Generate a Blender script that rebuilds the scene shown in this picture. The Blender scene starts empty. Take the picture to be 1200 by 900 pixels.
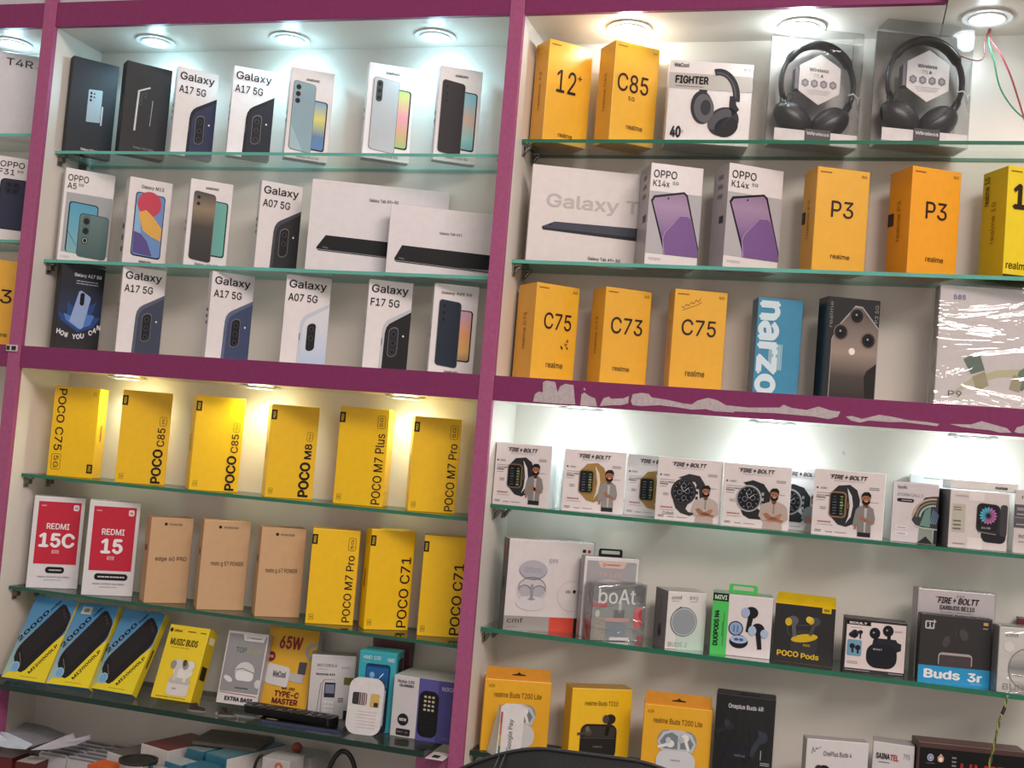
import bpy, bmesh, math, random
from mathutils import Vector, Matrix
from mathutils.geometry import delaunay_2d_cdt
random.seed(7)
S = bpy.context.scene
COL = S.collection
# ------------------------------------------------------------------ camera
F_PX, PITCH, YAW, ROLL = 1365.51, 0.0561, 0.2826, 0.0813
CAM = Vector((1.4871, -1.8315, -0.0782))
cp, sp, cy, sy = math.cos(PITCH), math.sin(PITCH), math.cos(YAW), math.sin(YAW)
Fw = Vector((-sy*cp, cy*cp, sp)); R0 = Vector((cy, sy, 0)); U0 = R0.cross(Fw)
Rt = R0*math.cos(ROLL) + U0*math.sin(ROLL); Up = U0*math.cos(ROLL) - R0*math.sin(ROLL)
cd = bpy.data.cameras.new('camera'); cam = bpy.data.objects.new('camera', cd); COL.objects.link(cam)
cd.sensor_width = 36; cd.lens = 36*F_PX/1200; cd.clip_start = .05
m = Matrix((Rt, Up, -Fw)).transposed().to_4x4(); m.translation = CAM; cam.matrix_world = m
S.camera = cam
# ------------------------------------------------------------------ world, lamps, exposure
S.view_settings.view_transform = 'Standard'; S.view_settings.look = 'None'
S.view_settings.exposure = 0.0; S.view_settings.gamma = 1.0; S.view_settings.use_curve_mapping = False
WORLD_RGB, WORLD_STR = (1.0, .90, .84), .50
SHOP_E, SHOP_RGB = 125, (1.0, .87, .81)
DOWN_E, DOWN_RGB = 1.15, (.44, .84, 1.0)
WARM_E, WARM_RGB = .75, (.86, 1.0, .74)
UNDER_E = .95
w = bpy.data.worlds.new('shop_ambient'); S.world = w; w.use_nodes = True
bg = w.node_tree.nodes['Background']; bg.inputs[0].default_value = (*WORLD_RGB, 1); bg.inputs[1].default_value = WORLD_STR
def area_light(name, loc, target, size, size_y, e, rgb):
    l = bpy.data.lights.new(name, 'AREA'); l.shape = 'RECTANGLE'; l.size = size; l.size_y = size_y; l.energy = e; l.color = rgb
    o = bpy.data.objects.new(name, l); COL.objects.link(o); o.location = loc
    o.rotation_euler = (Vector(target)-Vector(loc)).to_track_quat('-Z', 'Y').to_euler(); return o
area_light('shopfront_daylight', (3.3, -3.0, 2.5), (1.0, 0, 0), 2.4, .9, SHOP_E, SHOP_RGB)
# ------------------------------------------------------------------ materials
def lin(h):
    h = h.lstrip('#'); c = [int(h[i:i+2], 16)/255 for i in (0, 2, 4)]
    return tuple(x/12.92 if x <= .04045 else ((x+.055)/1.055)**2.4 for x in c)
MC = {}
def M(h, rough=.45, metal=0, spec=.5, bump=0, scale=90, var=.05, coat=0):
    """opaque surface: base colour with a faint procedural mottle, optional bump and clear coat"""
    k = (h, rough, metal, spec, bump, scale, var, coat)
    if k in MC: return MC[k]
    mt = bpy.data.materials.new('surface_'+h.lstrip('#')); mt.use_nodes = True
    nt = mt.node_tree; b = nt.nodes['Principled BSDF']; c = lin(h)
    tc = nt.nodes.new('ShaderNodeTexCoord'); nz = nt.nodes.new('ShaderNodeTexNoise'); nz.inputs['Scale'].default_value = scale
    nz.inputs['Detail'].default_value = 2
    nt.links.new(tc.outputs['Object'], nz.inputs['Vector'])
    rp = nt.nodes.new('ShaderNodeValToRGB')
    rp.color_ramp.elements[0].position = .3; rp.color_ramp.elements[1].position = .7
    rp.color_ramp.elements[0].color = (*[x*(1-var) for x in c], 1); rp.color_ramp.elements[1].color = (*[min(1, x*(1+var)) for x in c], 1)
    nt.links.new(nz.outputs['Fac'], rp.inputs[0]); nt.links.new(rp.outputs[0], b.inputs['Base Color'])
    b.inputs['Roughness'].default_value = rough; b.inputs['Metallic'].default_value = metal
    b.inputs['Specular IOR Level'].default_value = spec
    if coat: b.inputs['Coat Weight'].default_value = coat; b.inputs['Coat Roughness'].default_value = .12
    if bump:
        bp = nt.nodes.new('ShaderNodeBump'); bp.inputs['Strength'].default_value = bump; bp.inputs['Distance'].default_value = .002
        nt.links.new(nz.outputs['Fac'], bp.inputs['Height']); nt.links.new(bp.outputs[0], b.inputs['Normal'])
    MC[k] = mt; return mt
def grad_mat(name, h0, h1, axis='Z', rough=.4, mid=None):
    """two or three printed colours blending along an axis of the part"""
    mt = bpy.data.materials.new(name); mt.use_nodes = True; nt = mt.node_tree; b = nt.nodes['Principled BSDF']
    tc = nt.nodes.new('ShaderNodeTexCoord'); sx = nt.nodes.new('ShaderNodeSeparateXYZ'); rp = nt.nodes.new('ShaderNodeValToRGB')
    nt.links.new(tc.outputs['Generated'], sx.inputs[0]); nt.links.new(sx.outputs[axis], rp.inputs[0]); nt.links.new(rp.outputs[0], b.inputs['Base Color'])
    rp.color_ramp.elements[0].color = (*lin(h0), 1); rp.color_ramp.elements[1].color = (*lin(h1), 1)
    if mid:
        for i, c in enumerate(mid): e = rp.color_ramp.elements.new((i+1)/(len(mid)+1)); e.color = (*lin(c), 1)
    b.inputs['Roughness'].default_value = rough; return mt
def clear_mat(name, tint, gloss, rough=.05, bump=0, scale=40, lo=0.03, stretch=None):
    """clear sheet: lets light straight through, mirrors a little, more at grazing angles"""
    mt = bpy.data.materials.new(name); mt.use_nodes = True; nt = mt.node_tree; nt.nodes.remove(nt.nodes['Principled BSDF'])
    out = nt.nodes['Material Output']; tr = nt.nodes.new('ShaderNodeBsdfTransparent'); tr.inputs[0].default_value = (*tint, 1)
    gl = nt.nodes.new('ShaderNodeBsdfGlossy'); gl.inputs['Roughness'].default_value = rough; gl.inputs[0].default_value = (.95, .97, .97, 1)
    lw = nt.nodes.new('ShaderNodeLayerWeight'); lw.inputs[0].default_value = .25
    mr = nt.nodes.new('ShaderNodeMapRange'); mr.inputs['To Min'].default_value = lo; mr.inputs['To Max'].default_value = gloss
    mx = nt.nodes.new('ShaderNodeMixShader')
    nt.links.new(lw.outputs['Fresnel'], mr.inputs['Value']); nt.links.new(mr.outputs[0], mx.inputs[0])
    nt.links.new(tr.outputs[0], mx.inputs[1]); nt.links.new(gl.outputs[0], mx.inputs[2]); nt.links.new(mx.outputs[0], out.inputs['Surface'])
    if bump:
        tc = nt.nodes.new('ShaderNodeTexCoord'); mp = nt.nodes.new('ShaderNodeMapping'); nz = nt.nodes.new('ShaderNodeTexNoise')
        nz.inputs['Scale'].default_value = scale; nz.inputs['Detail'].default_value = 3; nz.inputs['Distortion'].default_value = 1.2
        if stretch: mp.inputs['Scale'].default_value = stretch; mp.inputs['Rotation'].default_value = (0, .6, 0)
        bp = nt.nodes.new('ShaderNodeBump'); bp.inputs['Strength'].default_value = bump; bp.inputs['Distance'].default_value = .004 if bump < .9 else .012
        nt.links.new(tc.outputs['Object'], mp.inputs[0]); nt.links.new(mp.outputs[0], nz.inputs['Vector']); nt.links.new(nz.outputs['Fac'], bp.inputs['Height'])
        nt.links.new(bp.outputs[0], gl.inputs['Normal'])
    return mt
def emit_mat(name, rgb, s):
    mt = bpy.data.materials.new(name); mt.use_nodes = True; b = mt.node_tree.nodes['Principled BSDF']
    b.inputs['Emission Color'].default_value = (*rgb, 1); b.inputs['Emission Strength'].default_value = s; return mt
def laminate(name, h, dirt):
    """white cabinet board with a few brown scuffs"""
    mt = bpy.data.materials.new(name); mt.use_nodes = True; nt = mt.node_tree; b = nt.nodes['Principled BSDF']
    tc = nt.nodes.new('ShaderNodeTexCoord'); n1 = nt.nodes.new('ShaderNodeTexNoise'); n2 = nt.nodes.new('ShaderNodeTexNoise')
    n1.inputs['Scale'].default_value = 3; n2.inputs['Scale'].default_value = 26; n2.inputs['Detail'].default_value = 5
    r1 = nt.nodes.new('ShaderNodeValToRGB'); r2 = nt.nodes.new('ShaderNodeValToRGB'); mx = nt.nodes.new('ShaderNodeMix'); mx.data_type = 'RGBA'
    c = lin(h); r1.color_ramp.elements[0].color = (*[x*.95 for x in c], 1); r1.color_ramp.elements[1].color = (*c, 1)
    r2.color_ramp.elements[0].position = .74; r2.color_ramp.elements[0].color = (0, 0, 0, 1)
    r2.color_ramp.elements[1].position = .80; r2.color_ramp.elements[1].color = (dirt, dirt, dirt, 1)
    for n in (n1, n2): nt.links.new(tc.outputs['Object'], n.inputs['Vector'])
    nt.links.new(n1.outputs['Fac'], r1.inputs[0]); nt.links.new(n2.outputs['Fac'], r2.inputs[0])
    nt.links.new(r2.outputs[0], mx.inputs[0]); nt.links.new(r1.outputs[0], mx.inputs[6]); mx.inputs[7].default_value = (*lin('#8a7a66'), 1)
    nt.links.new(mx.outputs[2], b.inputs['Base Color']); b.inputs['Roughness'].default_value = .38
    return mt
WHITE = laminate('white_laminate', '#e6dfd6', .6)
PURPLE = M('#7e295c', .42, 0, .4, .05, 160, .06)
POST = M('#a3527c', .45, 0, .4, .05, 160, .07)
GLASS = clear_mat('shelf_glass', (.90, .955, .935), .75, .03, lo=.05)
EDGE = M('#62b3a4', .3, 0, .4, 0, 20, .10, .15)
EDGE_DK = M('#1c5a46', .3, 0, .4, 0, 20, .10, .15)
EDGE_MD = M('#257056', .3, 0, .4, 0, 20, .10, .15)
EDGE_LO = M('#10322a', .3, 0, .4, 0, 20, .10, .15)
STEEL = M('#8f8c86', .3, .9)
WRAP = clear_mat('shrink_wrap', (.985, .985, .985), .22, .07, .5, 60, .006, (1, 1, .45))
WRAP_HEAVY = clear_mat('crumpled_wrap', (.97, .98, .97), .5, .10, 1.0, 15, .15, (.5, 1, 1.7))
CLEAR = clear_mat('clear_plastic', (.94, .94, .94), .5, .05, .25, 9, .05)
# ------------------------------------------------------------------ mesh helpers
def link(o, parent=None, mx=None):
    COL.objects.link(o)
    if parent: o.parent = parent
    return o
def tag(o, label=None, cat=None, group=None, kind=None):
    for k, v in (('label', label), ('category', cat), ('group', group), ('kind', kind)):
        if v: o[k] = v
    return o
def empty(name, loc, rot=(0, 0, 0)):
    o = bpy.data.objects.new(name, None); o.empty_display_size = .02; o.location = loc; o.rotation_euler = rot; COL.objects.link(o); return o
class MB:
    """collects shapes into one mesh"""
    def __init__(s): s.v = []; s.f = []; s.m = []; s.mats = []; s.sm = []
    def mi(s, mat):
        if mat not in s.mats: s.mats.append(mat)
        return s.mats.index(mat)
    def add(s, vs, fs, mat, smooth=False):
        o = len(s.v); s.v += [tuple(v) for v in vs]; i = s.mi(mat)
        for f in fs: s.f.append([o+j for j in f]); s.m.append(i); s.sm.append(smooth)
    def box(s, x0, x1, y0, y1, z0, z1, mat, bev=0, T=None):
        bm = bmesh.new(); bmesh.ops.create_cube(bm, size=1)
        for v in bm.verts: v.co = Vector(((x0+x1)/2+v.co.x*(x1-x0), (y0+y1)/2+v.co.y*(y1-y0), (z0+z1)/2+v.co.z*(z1-z0)))
        if bev: bmesh.ops.bevel(bm, geom=list(bm.edges), offset=bev, segments=2, affect='EDGES', profile=.5)
        s.bm(bm, mat, T)
    def bm(s, bm, mat, T=None, smooth=False):
        bm.verts.index_update(); vs = [(T @ v.co) if T else v.co.copy() for v in bm.verts]
        s.add(vs, [[v.index for v in f.verts] for f in bm.faces], mat, smooth); bm.free()
    def tube(s, pts, r, mat, n=8, closed=False, rf=None):
        pts = [Vector(p) for p in pts]; N = len(pts); rings = []
        for i, p in enumerate(pts):
            a = pts[(i-1) % N] if (closed or i) else pts[i]; b = pts[(i+1) % N] if (closed or i < N-1) else pts[i]
            t = (b-a).normalized(); u = t.cross(Vector((.13, .27, .95))).normalized(); w_ = t.cross(u)
            rr = r if rf is None else rf[i]
            rings.append([p+u*rr*math.cos(2*math.pi*k/n)+w_*rr*math.sin(2*math.pi*k/n) for k in range(n)])
        vs = [q for R_ in rings for q in R_]; fs = []
        for i in range(N if closed else N-1):
            j = (i+1) % N
            for k in range(n): fs.append([i*n+k, i*n+(k+1) % n, j*n+(k+1) % n, j*n+k])
        if not closed: fs += [list(range(n))[::-1], [(N-1)*n+k for k in range(n)]]
        s.add(vs, fs, mat, True)
    def disc(s, r0, r1, z0, z1, mat, n=32, T=None):
        """ring / disc lathe about z: outer r1, inner r0"""
        bm = bmesh.new()
        prof = [(r0, z0), (r1, z0), (r1, z1), (r0, z1)]
        vs = []; fs = []
        for i in range(n):
            a = 2*math.pi*i/n
            for r, z in prof: vs.append(Vector((r*math.cos(a), r*math.sin(a), z)))
        for i in range(n):
            j = (i+1) % n
            for k in range(4): fs.append([i*4+k, i*4+(k+1) % 4, j*4+(k+1) % 4, j*4+k])
        if T: vs = [T @ v for v in vs]
        bm.free(); s.add(vs, fs, mat)
    def ball(s, c, r, mat, T=None, seg=20):
        bm = bmesh.new(); bmesh.ops.create_uvsphere(bm, u_segments=seg, v_segments=seg//2+2, radius=1)
        for v in bm.verts: v.co = Vector((v.co.x*r[0], v.co.y*r[1], v.co.z*r[2]))
        if T:
            for v in bm.verts: v.co = T @ v.co
        for v in bm.verts: v.co += Vector(c)
        s.bm(bm, mat, None, True)
    def prism(s, pts, d, mat, to3):
        """closed outline pts extruded by d; to3(a,b,e) maps to space"""
        n = len(pts); vs = [to3(a, b, 0) for a, b in pts]+[to3(a, b, d) for a, b in pts]
        s.add(vs, [list(range(n)), [n+i for i in range(n)][::-1]]+[[i, n+i, n+(i+1) % n, (i+1) % n] for i in range(n)], mat)
    def build(s, name, parent=None):
        me = bpy.data.meshes.new(name); me.from_pydata(s.v, [], s.f)
        for mt in s.mats: me.materials.append(mt)
        for p, i, q in zip(me.polygons, s.m, s.sm): p.material_index = i; p.use_smooth = q
        me.update()
        if s.v and len(s.f) > 3:
            bm = bmesh.new(); bm.from_mesh(me); bmesh.ops.recalc_face_normals(bm, faces=bm.faces); bm.to_mesh(me); bm.free()
        o = bpy.data.objects.new(name, me); return link(o, parent)
def rrect_pts(x0, y0, x1, y1, r, n=5):
    out = []
    for cx, cy_, a0 in ((x1-r, y1-r, 0), (x0+r, y1-r, 90), (x0+r, y0+r, 180), (x1-r, y0+r, 270)):
        for i in range(n+1):
            a = math.radians(a0+90*i/n); out.append((cx+r*math.cos(a), cy_+r*math.sin(a)))
    return out
FONT = None
try:
    FONT = bpy.data.fonts.load(bpy.utils.system_resource('DATAFILES', path='fonts')+'/Inter.woff2')
except Exception: pass
# lettering: outlines of the built-in font, cached
TXT = {}
def glyphs(s, bold=0, shear=0):
    k = (s, bold, shear)
    if k not in TXT:
        c = bpy.data.curves.new('lettering', 'FONT'); c.body = s; c.resolution_u = 3; c.shear = shear; c.fill_mode = 'NONE'
        if FONT: c.font = FONT
        c.space_character = 1.0
        o = bpy.data.objects.new('lettering', c); COL.objects.link(o)
        bpy.context.view_layer.update()
        me = bpy.data.meshes.new_from_object(o.evaluated_get(bpy.context.evaluated_depsgraph_get()))
        vs, fs = [], []; nxt = {e.vertices[0]: e.vertices[1] for e in me.edges}; nb = {}
        for e in me.edges:
            for i_ in (0, 1): nb.setdefault(e.vertices[i_], []).append(e.vertices[1-i_])
        loops, seen = [], set()
        for v0 in range(len(me.vertices)):          # outlines as ordered loops
            if v0 in seen or v0 not in nb: continue
            lp, cur, prev = [v0], v0, None
            while True:
                seen.add(cur); n_ = [q for q in nb[cur] if q != prev]; n_ = min(n_) if prev is None else n_[0]
                if n_ == v0: break
                lp.append(n_); prev, cur = cur, n_
            loops.append([(me.vertices[i].co.x, me.vertices[i].co.y) for i in lp])
        pts, eds = [], []
        for l in loops:
            o_ = len(pts); pts += [Vector(q) for q in l]; eds += [(o_+i, o_+(i+1) % len(l)) for i in range(len(l))]
        bb = [(min(q[0] for q in l), max(q[0] for q in l), min(q[1] for q in l), max(q[1] for q in l), l) for l in loops]
        if pts:      # triangles of the outlines, kept where the winding is not zero
            cv, _, cf = delaunay_2d_cdt(pts, eds, [], 0, 1e-5)[:3]
            vs = [(v.x, v.y) for v in cv]
            for f in cf:
                px, py = sum(vs[k][0] for k in f)/3, sum(vs[k][1] for k in f)/3; wn = 0
                for xa, xb, ya, yb, l in bb:
                    if not (xa <= px <= xb and ya <= py <= yb): continue
                    for (x1, y1), (x2, y2) in zip(l, l[1:]+l[:1]):
                        if (y1 <= py) != (y2 <= py):
                            if (px < (x2-x1)*(py-y1)/(y2-y1)+x1): wn += 1 if y2 > y1 else -1
                if wn: fs.append(list(f))
        bpy.data.objects.remove(o); bpy.data.curves.remove(c); bpy.data.meshes.remove(me)
        if bold:   # heavier strokes: the outline repeated with small shifts
            n_ = len(vs); sh = [(bold, 0), (-bold, 0), (0, bold*.8), (0, -bold*.8)]; base_v, base_f = vs, fs; vs, fs = [], []
            for i_, (ax, ay) in enumerate(sh):
                vs += [(q[0]+ax, q[1]+ay) for q in base_v]; fs += [[j+i_*n_ for j in f] for f in base_f]
        x = [v[0] for v in vs] or [0]; y = [v[1] for v in vs] or [0]
        TXT[k] = (vs, fs, min(x), max(x), min(y), max(y))
    return TXT[k]
INK = '#141318'
# fitted pose of every carton: x, y, z of the front bottom edge centre, yaw, lean, width, height, depth (m)
FIT = {
 's25': (0.0454, 0.0702, 0.4202, 0.9083, 0.0, 0.0877, 0.1872, 0.0197),
 's24': (0.1668, 0.0684, 0.4202, 0.8484, 0.0, 0.0864, 0.1766, 0.03),
 'a17a': (0.2691, 0.0748, 0.4202, 0.797, 0.0, 0.0775, 0.1677, 0.0192),
 'a17b': (0.3892, 0.0737, 0.4202, 0.6138, 0.0, 0.0784, 0.1682, 0.0237),
 'a16': (0.502, 0.0849, 0.4202, 0.6029, 0.0, 0.0798, 0.1688, 0.026),
 'a56': (0.6611, 0.0817, 0.4202, 0.5515, 0.0, 0.0862, 0.1738, 0.0235),
 'a26': (0.7889, 0.0915, 0.4202, 0.5533, 0.0, 0.0783, 0.1702, 0.0216),
 'oa5': (0.0597, 0.0682, 0.2106, 0.7817, 0.0, 0.0915, 0.1787, 0.0295),
 'm13': (0.1974, 0.065, 0.2106, 0.8147, 0.0, 0.0798, 0.1635, 0.0301),
 'a06': (0.3297, 0.0605, 0.2106, 0.6847, 0.0, 0.0777, 0.1615, 0.0244),
 'a07k': (0.472, 0.0645, 0.2106, 0.728, 0.0, 0.077, 0.1603, 0.0187),
 'tab9': (0.6588, 0.0828, 0.2106, 0.3894, 0.0, 0.2464, 0.1638, 0.0124),
 'tab11': (0.7837, 0.0854, 0.2106, 0.4012, 0.0, 0.1935, 0.1237, 0.0194),
 'howcan': (0.0695, 0.0634, 0.041, 0.8979, 0.0, 0.0813, 0.1625, 0.0309),
 'a17c': (0.2044, 0.0623, 0.041, 0.7086, 0.0, 0.0789, 0.1637, 0.0253),
 'a17d': (0.3918, 0.0624, 0.041, 0.8253, 0.0, 0.0797, 0.1603, 0.0207),
 'a07s': (0.5416, 0.0665, 0.041, 0.511, 0.0, 0.0802, 0.1615, 0.0229),
 'f17': (0.7008, 0.0662, 0.041, 0.4633, 0.0, 0.0779, 0.1594, 0.0225),
 'a25': (0.824, 0.0649, 0.041, 0.4386, 0.0, 0.078, 0.1571, 0.0245),
 'pc75': (0.0849, 0.0613, -0.1972, 0.2804, 0.0, 0.0867, 0.1699, 0.0457),
 'pc85a': (0.2381, 0.061, -0.1972, 0.5705, 0.0, 0.0884, 0.1719, 0.05),
 'pc85b': (0.3901, 0.0634, -0.1972, 0.6768, 0.0, 0.0875, 0.1718, 0.0513),
 'pm8': (0.5398, 0.0652, -0.1972, 0.6049, 0.0, 0.0846, 0.1658, 0.0495),
 'pm7plus': (0.6718, 0.068, -0.1972, 0.1831, 0.0, 0.0886, 0.1715, 0.0483),
 'pm7proa': (0.8076, 0.0735, -0.1972, 0.4538, 0.0, 0.0821, 0.1637, 0.0497),
 'r15c': (0.0716, 0.0609, -0.4079, 0.6373, 0.0, 0.0906, 0.1716, 0.0501),
 'r15': (0.1932, 0.0592, -0.4079, 0.5943, 0.0, 0.0902, 0.1737, 0.0501),
 'edge': (0.3149, 0.0616, -0.4079, 0.7663, 0.0, 0.0764, 0.1552, 0.0454),
 'g57': (0.426, 0.0642, -0.4079, 0.6537, 0.0, 0.0836, 0.1605, 0.046),
 'g67': (0.5372, 0.068, -0.4079, 0.6008, 0.0, 0.0792, 0.158, 0.0477),
 'pm7prob': (0.6406, 0.0631, -0.4079, 0.4394, 0.0, 0.0827, 0.1653, 0.0501),
 'pc71a': (0.7395, 0.0827, -0.4079, 0.6182, 0.0, 0.0792, 0.1729, 0.0433),
 'pc71b': (0.8385, 0.0828, -0.4079, 0.3446, 0.0, 0.078, 0.1717, 0.0478),
 'rl12': (0.9918, 0.0735, 0.4491, 0.7594, 0.0, 0.0866, 0.1757, 0.0477),
 'rlc85': (1.1081, 0.0709, 0.4491, 0.6886, 0.0, 0.0855, 0.1713, 0.0557),
 'fighter': (1.2344, 0.0687, 0.4491, 0.2366, 0.0, 0.1376, 0.1384, 0.0577),
 'hpa': (1.4088, 0.0687, 0.4491, 0.3693, 0.0, 0.1395, 0.1896, 0.0506),
 'hpb': (1.5745, 0.0668, 0.4491, 0.342, 0.0, 0.1397, 0.1957, 0.054),
 'tab9b': (1.052, 0.0835, 0.2421, 0.3637, 0.0, 0.2223, 0.165, 0.0192),
 'k14a': (1.1912, 0.0625, 0.2421, 0.4264, 0.0, 0.0897, 0.1693, 0.0658),
 'k14b': (1.3194, 0.0706, 0.2421, 0.5842, 0.0, 0.0995, 0.1704, 0.0518),
 'p3a': (1.4566, 0.0621, 0.2421, 0.423, 0.0, 0.088, 0.1661, 0.0532),
 'p3b': (1.5963, 0.0651, 0.2421, 0.5172, 0.0, 0.0858, 0.1687, 0.0629),
 'rl10': (1.7351, 0.0635, 0.2421, 0.4731, 0.0, 0.0865, 0.1705, 0.0648),
 'c75a': (1.0057, 0.0612, 0.041, 0.7606, 0.0, 0.0836, 0.1633, 0.0647),
 'c73': (1.1254, 0.0662, 0.041, 0.6177, 0.0, 0.084, 0.1618, 0.0549),
 'c75b': (1.2447, 0.0673, 0.041, 0.3363, 0.0, 0.0871, 0.1643, 0.0496),
 'narzo': (1.3713, 0.0823, 0.041, 0.3054, 0.0, 0.0736, 0.1586, 0.0388),
 'blackph': (1.4854, 0.0701, 0.041, 0.4198, 0.0, 0.0869, 0.1622, 0.0378),
 'wrapbig': (1.71, 0.0761, 0.041, 0.1836, 0.0, 0.2015, 0.1876, 0.0311),
 'w1': (0.9751, 0.0352, -0.1708, -0.0, 0.0, 0.0965, 0.1039, 0.0638),
 'w2': (1.0927, 0.0554, -0.1708, 0.3145, 0.0, 0.1018, 0.1026, 0.04),
 'w3': (1.1846, 0.1112, -0.1708, 0.1756, 0.0, 0.0966, 0.1022, 0.02),
 'w4': (1.2493, 0.0509, -0.1708, 0.1408, 0.0, 0.1033, 0.1017, 0.035),
 'w5': (1.3554, 0.0557, -0.1708, 0.0878, 0.0, 0.1051, 0.1005, 0.04),
 'w7': (1.4954, 0.0456, -0.1708, 0.015, 0.0, 0.1061, 0.1023, 0.045),
 'storm': (1.594, 0.0679, -0.1708, -0.0465, 0.0, 0.0672, 0.0924, 0.04),
 'noise': (1.6842, 0.0529, -0.1708, 0.2105, 0.0, 0.0867, 0.087, 0.06),
 'noise2': (1.773, 0.0534, -0.1708, -0.1333, 0.0, 0.0795, 0.0948, 0.05),
 'cmf': (1.0266, 0.0737, -0.3741, 0.5365, 0.0, 0.148, 0.1496, 0.0344),
 'tb2': (1.1263, 0.0909, -0.3741, 0.4844, 0.0, 0.0936, 0.1311, 0.0236),
 'boat': (1.148, 0.0613, -0.3741, 0.5884, 0.0, 0.0912, 0.0913, 0.0305),
 'cmfb': (1.2582, 0.062, -0.3741, 0.4904, 0.0, 0.0657, 0.0916, 0.0593),
 'mivi': (1.3456, 0.0641, -0.3741, 0.0995, 0.0, 0.0936, 0.0962, 0.05),
 'pods': (1.4417, 0.069, -0.3741, 0.0034, 0.0, 0.0912, 0.0906, 0.04),
 'boult': (1.5475, 0.0547, -0.3741, 0.0803, 0.0, 0.0914, 0.0821, 0.035),
 'fbe': (1.6622, 0.0795, -0.3741, 0.2163, 0.0, 0.1146, 0.1363, 0.03),
 'b3r': (1.6615, 0.0493, -0.3741, 0.1783, 0.0, 0.1039, 0.1015, 0.019),
 'cmfr': (1.7623, 0.046, -0.3741, 0.2334, 0.0, 0.0867, 0.0957, 0.03),
 't200a': (0.992, 0.0569, -0.575, 0.3456, 0.0, 0.1107, 0.1178, 0.0352),
 't310': (1.1316, 0.0673, -0.575, 0.5033, 0.0, 0.1026, 0.1212, 0.0399),
 't200b': (1.2591, 0.0441, -0.575, 0.1596, 0.0, 0.1075, 0.114, 0.0452),
 'op4r': (1.3621, 0.0478, -0.575, 0.062, 0.0, 0.0908, 0.1439, 0.0401),
 'op4': (1.503, 0.0442, -0.575, 0.2828, 0.0, 0.0948, 0.0968, 0.0236),
 'sai': (1.5845, 0.0623, -0.575, -0.0221, 0.0, 0.0604, 0.1003, 0.04),
 'ultra': (1.6954, 0.0683, -0.575, 0.186, 0.0, 0.1569, 0.111, 0.04),
 'pb1': (0.0882, -0.0161, -0.5633, 0.0292, 0.5162, 0.0908, 0.1605, 0.0192),
 'pb2': (0.1788, -0.012, -0.5624, 0.1039, 0.5666, 0.0839, 0.16, 0.0192),
 'pb3': (0.2598, 0.0017, -0.5637, -0.0353, 0.5429, 0.0899, 0.156, 0.0175),
 'mbuds': (0.3834, -0.0023, -0.5614, 0.0171, 0.3591, 0.0795, 0.1303, 0.0324),
 'topb': (0.4849, 0.0461, -0.5649, 0.0805, 0.2286, 0.0776, 0.1262, 0.0348),
 'w65': (0.5594, 0.0675, -0.5647, 0.0842, 0.2975, 0.0961, 0.1406, 0.0273),
 'feat': (0.6488, 0.0808, -0.5727, 0.416, 0.0, 0.0777, 0.1101, 0.035),
 'hmd': (0.7465, 0.0416, -0.5727, 0.1142, 0.0, 0.066, 0.1333, 0.0502),
 'n105': (0.8356, 0.0348, -0.5727, -0.011, 0.0, 0.1091, 0.1016, 0.09),
}
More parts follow.
